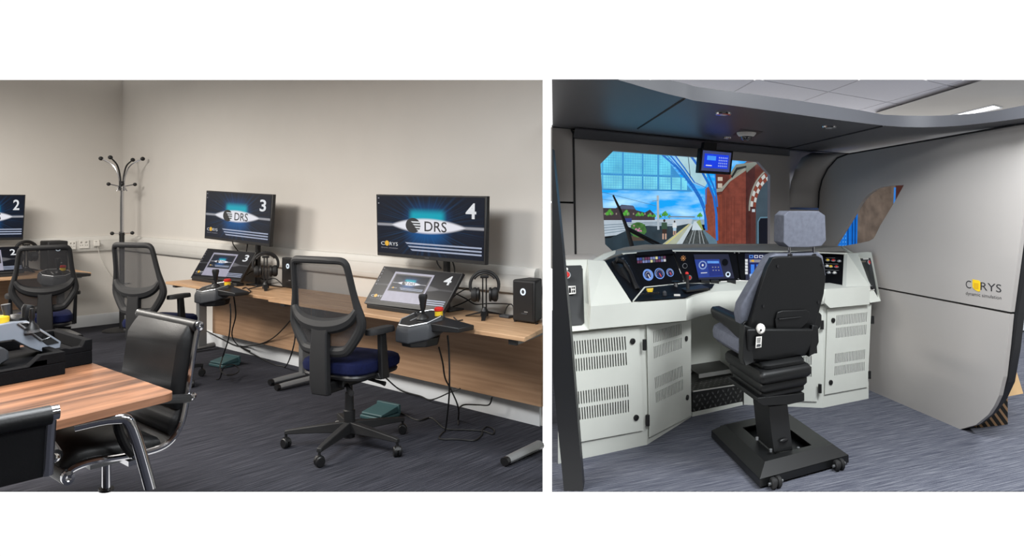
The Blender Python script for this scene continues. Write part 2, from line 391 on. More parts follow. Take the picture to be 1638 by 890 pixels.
# ------------------------------------------------------------------ desks
ZD = .73
def desk(fr, x0, x1, d0, d1, m_top, m_panel, label, feet, panel=True, pz0=.2, cut=None):
    t = thing('desk', label, 'desk', fr.w(((x0+x1)/2, -(d0+d1)/2, 0)), fr.ang, 'oak training desks with grey cantilever legs')
    top = [(x0, -d0), (x0, -d1), (x1, -d1), (x1, -d0)]
    xp = x1-.06
    if cut:                                   # the far end of this desk tapers off towards the end of the wall
        top = [(x0, -d0), (x0, -d1), (x1, -d1)]+[tuple(fr.atz(cut, 526, ZD))[:2], (fr.aty(cut, 500, -d0).x, -d0)]
        xp = fr.aty(cut, 500, -.1).x
    part('desk_top', MB().plate([(x, y, ZD-.026) for x, y in top], (0, 0, .026)), m_top, t, fr, bevel=.003)
    if panel: part('modesty_panel', MB().box(x0+.06, xp, -.115, -.095, pz0, ZD-.03), m_panel, t, fr, bevel=.002)
    for fx in feet:
        part('leg', MB().box(fx-.03, fx+.03, -.26, -.18, .05, ZD-.027), M_legst, t, fr, bevel=.008)
        f = part('foot', MB().tube([(fx, -d1+.02, .03), (fx, -d1+.08, .033), (fx, -.1, .045)], [.03, .033, .036], 12, flat=.75), M_legst, t, fr)
        part('end_cap', MB().tube([(fx, -d1, .03), (fx, -d1+.025, .03)], .031, 12, flat=.76), M_black, f, fr)
        part('bracket', MB().box(fx-.03, fx+.03, -d1+.05, -.15, ZD-.06, ZD-.0265), M_legst, t, fr, bevel=.004)
    if cut:
        a, b = fr.atz(809, 738, .03), fr.atz(cut-5, 712, .03)
        f = part('foot', MB().tube([a, a.lerp(b, .1), b], [.03, .033, .036], 12, flat=.75), M_legst, t, fr)
        part('end_cap', MB().tube([a-(b-a)*.04, a+(b-a)*.04], .031, 12, flat=.76), M_black, f, fr)
        a, b = fr.atz(822, 547, ZD-.045), fr.atz(cut, 532, ZD-.045)
        part('bracket', MB().plate([(a.x-.03, a.y, ZD-.06), (a.x+.03, a.y, ZD-.06), (b.x, b.y, ZD-.06), (b.x-.05, b.y, ZD-.06)], (0, 0, .0335)), M_legst, t, fr)
        part('bracket_cap', MB().box(a.x-.032, a.x+.032, a.y-.012, a.y+.002, ZD-.062, ZD-.0265), M_black, t, fr)
    return t
c4r = L.atz(827, 543, ZD); c4l = L.atz(441, 476.5, ZD); c3r = L.atz(431.6, 477.6, ZD); c3l = L.atz(272, 450, ZD)
d4 = -(c4r.y+c4l.y)/2; d3 = -(c3r.y+c3l.y)/2
desk(L, c4l.x, c4r.x, .07, d4, M_oak, M_oakd, 'oak desk carrying the number four screens and headset', (c4l.x+.12,), pz0=L.aty(868, 651, -.1).z, cut=868)
desk(L, c3l.x, min(c3r.x, c4l.x-.012), .07, d3, M_oak, M_oakd, 'oak desk carrying the number three screens near the corner', (c3l.x+.06, c3r.x-.08), pz0=L.aty(868, 651, -.1).z)
c2r = L2.atz(146, 436, ZD); d2 = -c2r.y
x2e = L2.aty(-60, 450, -d2).x
desk(L2, x2e, c2r.x, .07, d2, M_oak2, M_oakd, 'oak desk with number two screens against the end wall', (c2r.x-.1,), pz0=.3)
# ------------------------------------------------------------------ displays
def screen_mat(name, k=1.0):
    m, t, b = nt(name); N = t.nodes; LK = t.links
    uv = N.new('ShaderNodeUVMap'); sp = N.new('ShaderNodeSeparateXYZ'); LK.new(uv.outputs[0], sp.inputs[0]); U, V = sp.outputs[0], sp.outputs[1]
    def mt(op, a, b_=None, c_=None):
        n = N.new('ShaderNodeMath'); n.operation = op
        for i, q in enumerate((a, b_, c_)):
            if q is None: continue
            if isinstance(q, (int, float)): n.inputs[i].default_value = q
            else: LK.new(q, n.inputs[i])
        return n.outputs[0]
    def step(x, a, b_):
        n = N.new('ShaderNodeMapRange'); n.interpolation_type = 'SMOOTHSTEP'; LK.new(x, n.inputs[0]); n.inputs[1].default_value = a; n.inputs[2].default_value = b_; return n.outputs[0]
    def mix(f, a, col):
        n = N.new('ShaderNodeMix'); n.data_type = 'RGBA'; LK.new(f, n.inputs[0])
        if isinstance(a, tuple): n.inputs[6].default_value = a
        else: LK.new(a, n.inputs[6])
        n.inputs[7].default_value = col; return n.outputs[2]
    du = mt('SUBTRACT', U, .5); dv = mt('SUBTRACT', V, .5); adu = mt('ABSOLUTE', du); adv = mt('ABSOLUTE', dv)
    # streaks fanning out of the middle
    ang = mt('ARCTAN2', dv, du); nz = N.new('ShaderNodeTexNoise'); nz.inputs['Scale'].default_value = 14; nz.noise_dimensions = '1D'; LK.new(ang, nz.inputs['W'])
    rad = mt('POWER', mt('ADD', mt('POWER', du, 2), mt('POWER', mt('MULTIPLY', dv, .8), 2)), .5)
    fan = mt('MULTIPLY', step(nz.outputs[0], .42, .75), step(rad, .62, .1))
    c = mix(mt('MULTIPLY', fan, .4), (.003, .006, .014, 1), (.01, .10, .26, 1))
    blue = mt('MULTIPLY', step(adu, .26, .06), step(adv, .48, .08))
    c = mix(mt('MULTIPLY', blue, .8), c, (.0, .10, .33, 1))
    cy = mt('MULTIPLY', step(adu, .19, .12), mt('MULTIPLY', step(dv, .32, .18), step(dv, 0, .06)))
    c = mix(mt('MULTIPLY', cy, .85), c, (.0, .42, .52, 1))
    edge = mt('MULTIPLY', mt('SUBTRACT', 1, mt('POWER', mt('DIVIDE', adu, .36), 2)), .125)
    eye = step(mt('SUBTRACT', edge, adv), -.02, .03)
    tail = mt('MULTIPLY', step(adv, .035, .008), .4)
    c = mix(mt('MAXIMUM', eye, tail), c, (.80, .80, .86, 1))
    LK.new(c, b.inputs['Emission Color']); b.inputs['Emission Strength'].default_value = k
    b.inputs['Base Color'].default_value = (.004, .004, .006, 1); b.inputs['Roughness'].default_value = .3; b.inputs['Specular IOR Level'].default_value = .15
    MATS[name] = m; return m
M_scr = screen_mat('lit_desktop_picture', .95); M_scrd = screen_mat('dim_desktop_picture', .14)
M_white_e = glow('screen_white', (225, 228, 232), .9); M_yel_e = glow('screen_yellow', (235, 180, 40), .9); M_dark_e = glow('screen_ink', (14, 16, 22), .6)
M_lil = glow('screen_lilac_window', (170, 168, 188), .8); M_grey_e = glow('screen_grey', (150, 150, 160), .8); M_str = glow('screen_stripe', (170, 180, 205), .8)
M_win = glow('screen_window_dark', (40, 40, 46), .9)
def face_uv(o):
    me = o.data; uvl = me.uv_layers.new(name='UVMap')
    for li, uvv in zip(me.polygons[0].loop_indices, o['_uv']): uvl.data[li].uv = uvv
def lit_face(name, q, u0, u1, v0, v1, m, par, off=.001):
    c = [(u0, v0), (u1, v0), (u1, v1), (u0, v1)]
    inv = mwof(par).inverted(); me = bpy.data.meshes.new(name)
    me.from_pydata([tuple(inv @ q.p(a, b, off)) for a, b in c], [], [(0, 1, 2, 3)]); me.materials.append(m)
    l = me.uv_layers.new(name='UVMap')
    for i, w in enumerate(((0, 1), (1, 1), (1, 0), (0, 0))): l.data[i].uv = w
    o = bpy.data.objects.new(name, me); COL.objects.link(o); o.parent = par; return o
def desktop(q, par, num, m_scr, r=(0, 1, 0, 1), off=.0015, big=True, minor=True):
    """the wallpaper: number, logo, wordmark and stripes inside the rectangle r of the face q"""
    u0, u1, v0, v1 = r; X = lambda a: u0+(u1-u0)*a; Yv = lambda a: v0+(v1-v0)*a
    s = lit_face('screen', q, u0, u1, v0, v1, m_scr, par, off); o = off+.0012
    du = (u1-u0); dv = (v1-v0)
    if num: part('number', q.text(num, X(.845), X(.935), Yv(.095), Yv(.345), o, .018), M_white_e, s, world=True, smooth=0, label='white numeral '+num)
    part('emblem', q.disc(X(.365), Yv(.495), .072*du, .128*dv, o, n=28), M_dark_e, s, world=True, smooth=0)
    for k in range(4):
        y = .425+.045*k
        part('emblem_stripe', q.poly([(X(.345+.018*k), Yv(y)), (X(.44), Yv(y)), (X(.44), Yv(y+.022)), (X(.36+.018*k), Yv(y+.022))], o+.001), M_white_e, s, world=True, smooth=0)
    part('wordmark', q.text('DRS', X(.475), X(.68), Yv(.415), Yv(.585), o, .008), M_dark_e, s, world=True, smooth=0)
    for k in range(3):
        y = .79+.055*k
        part('stripe', q.poly([(X(.285+.025*k), Yv(y)), (X(.985), Yv(y)), (X(.985), Yv(y+.026)), (X(.305+.025*k), Yv(y+.026))], o), M_str, s, world=True, smooth=0)
    part('logo_letter', q.text('C', X(.035), X(.075), Yv(.805), Yv(.865), o, .0), M_white_e, s, world=True, smooth=0)
    part('logo_letters', q.text('RYS', X(.125), X(.21), Yv(.805), Yv(.865), o), M_white_e, s, world=True, smooth=0)
    part('logo_mark', q.disc(X(.098), Yv(.83), .022*du, .048*dv, o, n=8), M_yel_e, s, world=True, smooth=0)
    if minor:
        part('tagline', q.text('dynamic simulation', X(.035), X(.21), Yv(.895), Yv(.925), o), M_grey_e, s, world=True, smooth=0)
        for k in range(2): part('desktop_icon', q.rect(X(.012), X(.024), Yv(.03+.09*k), Yv(.05+.09*k), o), M_grey_e, s, world=True, smooth=0)
    return s
def monitor(fr, px, d, num, pole_px, label):
    c = [fr.w(fr.aty(x, y, -d)) for x, y in px]; q = Quad(*c)
    bl = fr.l(c[3]); br = fr.l(c[2]); pole = fr.aty(pole_px, 410, -d+.12)
    t = thing('monitor', label, 'monitor', fr.w((pole.x, pole.y, ZD)), fr.ang, 'wide monitors on desk stands')
    hs = part('housing', MB().plate(c, -q.n*.03), M_black, t, world=True, bevel=.004)
    part('rear_bulge', MB().plate([q.p(.25, .2, -.03), q.p(.75, .2, -.03), q.p(.7, .8, -.03), q.p(.3, .8, -.03)], -q.n*.03), M_blackm, hs, world=True, bevel=.008)
    desktop(q, t, num, M_scr, (.012, .985, .022, .945))
    part('maker_mark', q.rect(.475, .515, .962, .978, .001), M_grey_e if False else M_char, t, world=True)
    zt = (bl.z+br.z)/2+.1
    part('pole', MB().box(pole.x-.022, pole.x+.022, pole.y-.012, pole.y+.02, ZD+.01, zt), M_black, t, fr, bevel=.004)
    part('stand_base', MB().box(pole.x-.10, pole.x+.10, pole.y-.06, pole.y+.08, ZD, ZD+.014), M_black, t, fr, bevel=.006)
    return t, q
monitor(L, [(601.5, 311), (778.5, 314), (776.5, 424.5), (603.5, 408.5)], .28, '4', 714, 'wide monitor showing numeral four above the headset desk')
monitor(L, [(330, 305), (436.5, 311.3), (431.5, 395), (326.8, 381.5)], .28, '3', 412, 'wide monitor showing numeral three nearest the corner on the long wall')
monitor(L2, [(-82, 311), (41, 311.7), (37, 383.8), (-82, 386)], .28, '2', -30, 'wide monitor showing numeral two in front of the end wall')
def touch_display(fr, px, back, num, label):
    bl = fr.atz(*px[3], ZD+.035); br = fr.atz(*px[2], ZD+.035); yb = (bl.y+br.y)/2
    bl = fr.aty(*px[3], yb); br = fr.aty(*px[2], yb); tl = fr.aty(*px[0], yb+back); tr = fr.aty(*px[1], yb+back)
    c = [fr.w(p) for p in (tl, tr, br, bl)]; q = Quad(*c)
    t = thing('touch_display', label, 'touch display', fr.w(((bl.x+br.x)/2, yb+back/2, ZD)), fr.ang, 'sloped touch displays lying on the desks')
    part('housing', MB().plate(c, -q.n*.025), M_black, t, world=True, bevel=.004)
    desktop(q, t, num, M_scrd, (.012, .988, .02, .93), minor=True)
    w = part('program_window', q.rect(.2, .7, .12, .88, .0035), M_lil, t, world=True, smooth=0)
    part('picture', q.rect(.225, .68, .17, .62, .0045), M_win, w, world=True, smooth=0)
    desktop(q, t, None, M_scr, (.24, .665, .2, .6), .0056, minor=False)
    for k in range(4): part('desktop_icon', q.rect(.03, .042, .2+.09*k, .225+.09*k, .0035), M_grey_e, t, world=True, smooth=0)
    mid = (tl+tr)/2
    part('support', MB().plate([fr.w((mid.x-.09, mid.y+.03, ZD)), fr.w((mid.x+.09, mid.y+.03, ZD)), fr.w((mid.x+.07, mid.y-.02, mid.z-.06)), fr.w((mid.x-.07, mid.y-.02, mid.z-.06))], fr.ey*.015), M_blackm, t, world=True)
    part('rest', MB().box(bl.x+.05, br.x-.05, yb-.01, yb+.06, ZD, ZD+.03), M_blackm, t, fr, bevel=.004)
    return t
touch_display(L, [(614, 425.7), (740.7, 437.4), (708, 500.4), (581.8, 485.3)], .14, '4', 'sloped touch display showing numeral four beside the headset on its tripod stand')
touch_display(L, [(331.6, 397.4), (409.8, 404), (384, 451), (304.6, 444.6)], .08, '3', 'sloped touch display showing numeral three on the desk next to the corner')
touch_display(L2, [(-75, 398), (30.7, 394), (39.4, 435.8), (-75, 443)], .14, '2', 'sloped touch display showing numeral two on the end wall desk')
# ------------------------------------------------------------------ desk equipment
M_silver = mat('silver_line', (190, 192, 195), .35, .7)
M_red = mat('red_button', (196, 40, 36), .4); M_yellow = mat('yellow_button', (226, 188, 40), .45)
M_cable = mat('black_cable', (20, 20, 21), .6)
def oct_(w, d, cx, cy, k=.3):
    a, b = w/2, d/2; c = min(w, d)*k
    return [(cx-a+c, cy-b), (cx+a-c, cy-b), (cx+a, cy-b+c), (cx+a, cy+b-c), (cx+a-c, cy+b), (cx-a+c, cy+b), (cx-a, cy+b-c), (cx-a, cy-b+c)]
def control_unit(fr, px, py, zc, s, label):
    """a driving lever box clamped to the front edge of a desk; (px, py) is the middle of its top plate"""
    c = fr.atz(px, py, zc); o = fr.w((c.x, c.y, 0))
    t = thing('lever_control_unit', label, 'control unit', o, fr.ang, 'lever control units clamped to the desks')
    z = zc
    def ring(w, d, zz, k=.3): return [(x, y, zz) for x, y in oct_(w*s, d*s, 0, 0, k)]
    tl_ = lambda p: (p[0], p[1], p[2]+.24*p[1])
    part('lower_box', MB().loft([ring(.2, .2, z-.15*s), ring(.22, .22, z-.1*s)]), M_black, t, bevel=.006)
    part('body', MB().loft([ring(.22, .23, z-.1*s), ring(.27, .27, z-.085*s), ring(.27, .27, z-.03*s), ring(.25, .25, z)]).map(tl_), M_char, t, bevel=.006)
    part('top_plate', MB().loft([ring(.24, .24, z), ring(.235, .235, z+.004)]).map(tl_), M_black, t)
    r = [(x, y, z+.005) for x, y in oct_(.232*s, .232*s, 0, 0)]
    part('silver_outline', MB().tube(r, .0034*s, 6, closed=True).map(tl_), M_silver, t)
    part('rear_arm', MB().loft([[(.04*s, y*s, zz) for y, zz in ((-.06, z-.06*s), (.1, z-.06*s), (.1, z+.012), (-.06, z))], [(.30*s, y*s, zz) for y, zz in ((.02, ZD+.002), (.14, ZD+.002), (.14, ZD+.03*s), (.02, ZD+.03*s))]]), M_black, t, bevel=.006)
    lv = part('main_lever', MB().lathe([(.012, 0), (.010, .05), (.016, .065), (.02, .10), (.027, .135), (.024, .15), (.0, .152)], (.02*s, 0, z), 14), M_black, t)
    part('lever_gaiter', MB().lathe([(.04, 0), (.034, .012), (.014, .03)], (.02*s, 0, z+.002), 14), M_black, lv)
    part('direction_lever', MB().tube([(-.07*s, .02*s, z), (-.075*s, .02*s, z+.03), (-.05*s, .03*s, z+.035)], .007, 8), M_black, t)
    part('slot_mark', MB().box(-.035*s, -.025*s, -.05*s, .03*s, z+.004, z+.006).map(tl_), M_silver, t)
    b = part('stop_collar', MB().lathe([(.024, 0), (.024, .028), (0, .028)], (.075*s, .07*s, z+.015), 16), M_yellow, t, label='yellow collar of the stop button')
    part('stop_button', MB().lathe([(.017, 0), (.028, .006), (.028, .02), (.02, .027), (0, .028)], (.075*s, .07*s, z+.042), 16), M_red, b, label='red mushroom stop button')
    return t
control_unit(L, 673, 510, ZD+.06, 1.05, 'lever control unit on the desk with the headset tripod')
control_unit(L, 343, 459.5, ZD+.06, 1.0, 'lever control unit on the desk next to the corner')
control_unit(L2, 89, 437, ZD+.06, 1.0, 'lever control unit seen through the mesh of the end wall chair')
def headset(fr, px, py, r, yaw, label, s=1.0, d=None):
    """headphones hanging on a tripod stand; (px, py) is the foot of the stand on the desk"""
    c = fr.atz(px, py, ZD) if d is None else fr.aty(px, py, -d); a = fr.ang+yaw; grp = 'headset stands on the desks'
    t = thing('headset_stand', label[0], 'headset stand', fr.w((c.x, c.y, ZD)), a, grp)
    hh = .30*s
    part('pole', MB().box(-.018*s, -.008*s, -.01, .01, .03, hh).box(.008*s, .018*s, -.01, .01, .03, hh), M_black, t, bevel=.002)['kind'] = 'stuff'
    part('cradle', MB().box(-.03*s, .03*s, -.02, .02, hh-.005, hh+.012), M_black, t, bevel=.004)
    part('hub', MB().lathe([(.03*s, .01), (.026*s, .05), (.012*s, .07)], n=10), M_black, t)
    for k in range(3):
        q = math.radians(-90+120*k); d = Vector((math.cos(q), math.sin(q), 0)); n_ = Vector((-d.y, d.x, 0))
        part('foot', MB().loft([[d*.01+n_*.02+Vector((0, 0, .03)), d*.01-n_*.02+Vector((0, 0, .03)), d*.01-n_*.02+Vector((0, 0, .045)), d*.01+n_*.02+Vector((0, 0, .045))],
                                [d*.16*s+n_*.012, d*.16*s-n_*.012, d*.16*s-n_*.012+Vector((0, 0, .008)), d*.16*s+n_*.012+Vector((0, 0, .008))]]), M_black, t)
    h = thing('headset', label[1], 'headset', fr.w((c.x, c.y, ZD+hh+.020-.2063*s)), a, 'black headsets hanging on stands')
    R = .105*s; arc = [(R*math.cos(q), 0, .125*s+R*1.0*math.sin(q)) for q in [math.radians(-25+230*i/24) for i in range(25)]]
    part('headband', MB().tube(arc, .012*s, 8, flat=1.0), M_blackm, h)
    part('head_pad', MB().tube([(p[0]*.86, p[1], .125*s+(p[2]-.125*s)*.86) for p in arc[6:19]], .009*s, 8), M_black, h)
    for k in (-1, 1):
        e = part('ear_cup', MB().lathe([(.0, -.024), (.036, -.022), (.046, 0), (.044, .016), (.03, .026), (0, .028)], (0, 0, 0), 18, (1, 0, 0)).map(lambda p: (p[0]*s+k*.075*s, p[1]*s, p[2]*s*1.2+.055*s)), M_blackm, h)
        part('ear_cushion', MB().lathe([(.02, -.012), (.043, -.010), (.046, .004), (.03, .012)], (0, 0, 0), 18, (1, 0, 0)).map(lambda p: (p[0]*s+k*.044*s, p[1]*s, p[2]*s*1.2+.055*s)), M_black, e)
    return t
headset(L, 775, 508, 0, .75, ('black tripod headset stand in front of the far small computer', 'black headset hanging beside the computer with the visible side'), .9)
headset(L, 425, 463, 0, 1.1, ('black headset stand behind the desk end near the corner', 'black headset seen edge on beside the number three displays'), .95)
headset(L2, 42, 429, 0, .2, ('black headset stand behind the mesh chair at the end wall', 'black headset seen through the mesh chair at the end wall'), 1.0, .27)
M_led = glow('white_ring_light', (225, 238, 255), 1.2)
def pc(fr, plan, z1, lg, label):
    """a small black desktop computer from its plan corners front-left, front-right, back-right, back-left"""
    fl, f_r, br, bl = plan
    t = thing('desktop_computer', label, 'computer', fr.w(((fl[0]+f_r[0])/2, (fl[1]+bl[1])/2, ZD)), fr.ang, 'small black desktop computers')
    part('case', MB().plate([(p[0], p[1], ZD+.006) for p in plan], (0, 0, z1-ZD-.006)), M_blackm, t, fr, bevel=.014, seg=3)
    for p in plan[:2]: part('foot', MB().box(p[0]-.008 if p in (f_r, br) else p[0]+.006, p[0]-.001 if p in (f_r, br) else p[0]+.02, p[1]+.01 if p in (fl, f_r) else p[1]-.03, p[1]+.03 if p in (fl, f_r) else p[1]-.01, ZD, ZD+.008), M_rubber, t, fr)
    fx = lambda a: fl[0]+(f_r[0]-fl[0])*a; fy = fl[1]; zz = lambda a: ZD+(z1-ZD)*a
    q = Quad(fr.w((fx(0), fy, z1)), fr.w((fx(1), fy, z1)), fr.w((fx(1), fy, ZD)), fr.w((fx(0), fy, ZD)))
    fp = part('front_panel', q.rect(.1, .9, .05, .9, .0005, .002), M_black, t, world=True)
    n = 20; w_ = (f_r[0]-fl[0]); cx, cz, rr = fx(.5), zz(.73), .018
    part('ring_light', MB().tube([(cx+rr*math.cos(2*math.pi*i/n), fy-.004, cz+rr*math.sin(2*math.pi*i/n)) for i in range(n)], .005, 6, closed=True), M_led, fp, fr)
    part('power_button', MB().lathe([(.012, 0), (.012, .003), (0, .003)], (cx, fy-.002, cz), 16, (0, -1, 0)), M_char, fp, fr)
    part('ports', q.rect(.42, .66, .76, .785, .003), M_char, fp, world=True)
    part('badge', q.rect(.55, .7, .72, .74, .003), M_silver, fp, world=True)
    return t
a = L.atz(819, 515, ZD); b = L.atz(856, 520, ZD); yb = (a.y+b.y)/2
zt = L.aty(820, 447, yb).z
pc(L, [(a.x, yb), (L.aty(856, 520, yb).x, yb), (L.aty(867.5, 480, max(yb+.12, -.075)).x, max(yb+.12, -.075)), (a.x, max(yb+.12, -.075))], zt, 0, 'small black desktop computer with ring light beside the headset tripod')
a = L.atz(450, 460, ZD); yb = a.y; x1 = L.aty(472, 462, yb).x; zt = L.aty(451, 412, yb).z
pc(L, [(a.x, yb), (x1, yb), (x1, min(yb+.32, -.08)), (a.x, min(yb+.32, -.08))], zt, 0, 'small black desktop computer with ring light behind a mesh chair back')
yb = -.42; a = L2.aty(76, 429, yb); x1 = L2.aty(109, 426, yb).x; zt = L2.aty(80, 386.5, yb).z
pc(L2, [(a.x, yb), (x1, yb), (x1, yb+.3), (a.x, yb+.3)], zt, 0, 'small black desktop computer seen through the mesh chair at the end wall')
def dongle():
    a = L.aty(810, 503, -.14)
    t = thing('card_reader', 'small dark card reader with a wire beside the computer', 'card reader', L.w((a.x, a.y, ZD)), L.ang)
    part('body', MB().box(-.045, .045, -.025, .025, 0, .018), M_char, t, bevel=.004)
    part('wire', MB().tube(smooth_path([(-.04, .02, .015), (-.02, .03, .07), (.02, .03, .085), (.05, .03, .04), (.07, .02, .01)]), .0035, 6), M_cable, t)
dongle()
# ------------------------------------------------------------------ cables and pedals
def cable(pts, label, r=.0055, name='cable', group='black cables under and behind the desks', layer=0):
    P = []
    for p in smooth_path(pts):
        q = L.l(p); lim = (-.058 if q.z > .7 else -.03)-.014*layer        # keep every cable in front of the wall, trunking and baseboard
        if q.y > lim:
            e_ = L.l(EYE); p = EYE+(p-EYE)*((lim-e_.y)/(q.y-e_.y))
        p.z = max(p.z, r); P.append(p)
    o = part(name, MB().tube(P, r, 6), M_cable, None, world=True); tag(o, label, 'cable', group); return o
gz = lambda px, py, z=.006: G(px, py, z)
wl_ = lambda px, py, d=.45: L.w(L.aty(px, py, -d))
cable([wl_(702, 556, .62), wl_(708, 580, .55), wl_(712, 605, .5), wl_(722, 625, .45), wl_(733, 652, .42), gz(733, 672), gz(733, 680)], 'black cable hanging with its loose end on the floor beneath control box')
cable([wl_(716, 537, .62), wl_(718, 560, .6), wl_(719, 600, .6), wl_(718, 640, .55), gz(712, 690), gz(703, 702), gz(730, 703), gz(758, 705), gz(770, 697), gz(772, 688), gz(780, 683), gz(790, 688), gz(788, 695), gz(772, 690), gz(740, 688), gz(712, 686), gz(690, 669), gz(670, 673), gz(650, 665), gz(628, 655)], 'long black cable looping over the carpet from control box to foot pedal')
cable([wl_(612, 600, .3), gz(640, 624), gz(672, 634), gz(690, 640, .03), wl_(720, 628, .15), wl_(736, 622, .14)], 'black cable drooping across the baseboard behind the blue seat')
cable([wl_(733, 655, .35), wl_(742, 648, .2), wl_(765, 648, .13), wl_(782, 648, .12), wl_(787, 636, .12)], 'short black cable rising to the modesty panel above the baseboard')
cable([wl_(478, 495, .3), wl_(455, 524, .2), wl_(432, 544, .13), wl_(405, 553, .1), gz(378, 553, .01), gz(350, 540, .05), wl_(312, 520, .2)], 'black cable swinging along the baseboard from the mesh chair to desk end')
cable([wl_(470, 512, .35), wl_(472, 540, .35), wl_(465, 570, .35), gz(455, 588), gz(440, 584), gz(415, 572), gz(385, 556)], 'black cable dropping behind the mesh chair onto the carpet', layer=1)
cable([wl_(368, 486, .6), wl_(369, 505, .6), wl_(366, 540, .58), gz(356, 572, .11), gz(352, 590, .11), gz(362, 600, .09), gz(378, 598, .05), gz(382, 590, .08), gz(372, 584, .12), gz(358, 588, .125), gz(352, 605, .02), gz(346, 607)], 'black cable coiled on the carpet over the teal pedal')
cable([wl_(374, 475, .55), wl_(377, 505, .5), wl_(371, 535, .4), gz(380, 552), gz(400, 562)], 'thin black cable hanging from the desk end near the corner', layer=2)
cable([wl_(697, 408, .22), wl_(700, 422, .22), wl_(706, 430, .2)], 'black screen lead looping behind the tall monitor and touch display', .005)
cable([wl_(723, 416, .2), wl_(727, 430, .18), wl_(726, 450, .18)], 'black lead falling straight behind the headset-side monitor pole', .005)
cable([wl_(372, 386, .22), wl_(373, 391, .16), wl_(377, 397, .09), wl_(381, 402, .07)], 'black lead below the monitor next to the corner', .005)
cable([wl_(396, 390, .2), wl_(394, 405, .2)], 'short black lead beside the pole of the corner-side monitor', .005)
dz = lambda px, py: G(px, py, ZD+.006)
for pts, lab in (([(729, 470), (745, 478), (760, 487), (778, 486), (800, 486), (818, 487)], 'thin black lead trailing past the headset tripod on the desk'),
                 ([(722, 478), (735, 468), (750, 462), (765, 470), (742, 484), (722, 492)], 'tangle of black leads behind the headset-side touch display'),
                 ([(726, 508), (732, 514), (738, 518), (734, 521), (729, 515), (740, 512)], 'short knotted black lead on the desk front of the headset'),
                 ([(395, 440), (405, 434), (415, 444), (425, 448), (440, 446), (452, 456)], 'tangle of black leads behind the corner-side headset stand'),
                 ([(388, 462), (393, 460), (398, 464), (401, 466), (398, 469)], 'black lead running out from under the corner-side touch display')):
    cable([dz(*p) for p in pts], lab, .0045, layer=('tangle' in lab)*1)
M_teal = mat('teal_pedal_plastic', (54, 86, 90), .55)
def pedal(px, py, yaw, s, label):
    t = thing('foot_pedal', label, 'foot pedal', G(px, py), yaw, 'teal foot pedals on the carpet')
    part('base', MB().box(-.10*s, .10*s, -.075*s, .075*s, 0, .028), M_teal, t, bevel=.008)
    part('treadle', MB().plate([(-.09*s, y*s, z) for y, z in ((-.07, .03), (.07, .03), (.07, .075), (-.07, .045))], (.18*s, 0, 0)), M_teal, t, bevel=.006)
    part('cover_lip', MB().box(-.1*s, .1*s, .06*s, .08*s, .02, .085), M_teal, t, bevel=.005)
pedal(359, 585, -.5, 1.1, 'teal foot pedal under the coiled cable near the corner desk')
pedal(608, 668, -.5, 1.1, 'teal foot pedal beneath the five-star base by the headset desk')
# ------------------------------------------------------------------ mesh task chairs
def rrect(w, d, r, cx=0, cy=0, n=4):
    pts = []
    for sx, sy, a0 in ((1, 1, 0), (-1, 1, 90), (-1, -1, 180), (1, -1, 270)):
        for i in range(n+1):
            a = math.radians(a0+90*i/n); pts.append((cx+sx*(w/2-r)+r*math.cos(a), cy+sy*(d/2-r)+r*math.sin(a)))
    return pts
def cushion(w, d, r, z0, z1, cx=0, cy=0, puff=.012):
    rings = []
    for f, s in ((0, .9), (.25, .985), (.6, 1), (.88, .97), (1, .9)):
        rings.append([(x, y, z0+(z1-z0)*f) for x, y in rrect(w*s, d*s, r*s, cx, cy, 6)])
    rings.append([(x, y, z1+puff) for x, y in rrect(w*.6, d*.6, r*.6, cx, cy, 6)])
    return MB().loft(rings)
def yback(x, z):
    t = (z-.70)/.35; return -.235-.035*t-.025*t*t+.55*x*x
def back_outline(k=1.0):
    half = [(.10, 1.052), (.17, 1.05), (.198, 1.035), (.208, 1.0), (.222, .90), (.238, .82), (.256, .75), (.258, .715), (.245, .68), (.21, .63), (.17, .585), (.14, .57), (.07, .565)]
    full = [(x, z) for x, z in half]+[(-x, z) for x, z in half[::-1]]
    return full
def star_base(t, a0, r, m_leg, m_wheel, hub_z=.09):
    for k in range(5):
        a = a0+2*math.pi*k/5; d = Vector((math.cos(a), math.sin(a), 0)); n_ = Vector((-d.y, d.x, 0)); zv = Vector((0, 0, 1))
        def ring(rr, w, zc, h): return [d*rr+n_*w+zv*(zc-h), d*rr-n_*w+zv*(zc-h), d*rr-n_*w*.8+zv*(zc+h), d*rr+n_*w*.8+zv*(zc+h)]
        lg = part('base_leg', MB().loft([ring(.02, .028, hub_z+.02, .03), ring(r*.5, .024, hub_z+.012, .02), ring(r*.95, .018, hub_z, .012), ring(r*1.02, .016, hub_z-.004, .01)]), m_leg, t, bevel=.004)
        p = d*r
        part('caster_stem', MB().cyl(p+zv*.05, p+zv*hub_z, .008), m_wheel, lg)
        w = Vector((math.cos(a+.9), math.sin(a+.9), 0))
        part('caster', MB().lathe([(.0, -.024), (.024, -.024), (.028, -.019), (.028, -.004), (.018, -.003), (.018, .003), (.028, .004), (.028, .019), (.024, .024), (0, .024)], p+zv*.028, 16, w), m_wheel, lg)
        part('caster_hood', MB().loft([[p+w*s_*.01+Vector((0, 0, 0))+(w.cross(zv))*math.cos(q)*.031+zv*(.03+math.sin(q)*.031) for q in [math.radians(20+140*i/6) for i in range(7)]] for s_ in (-1, 1)], cap=True), m_wheel, lg)
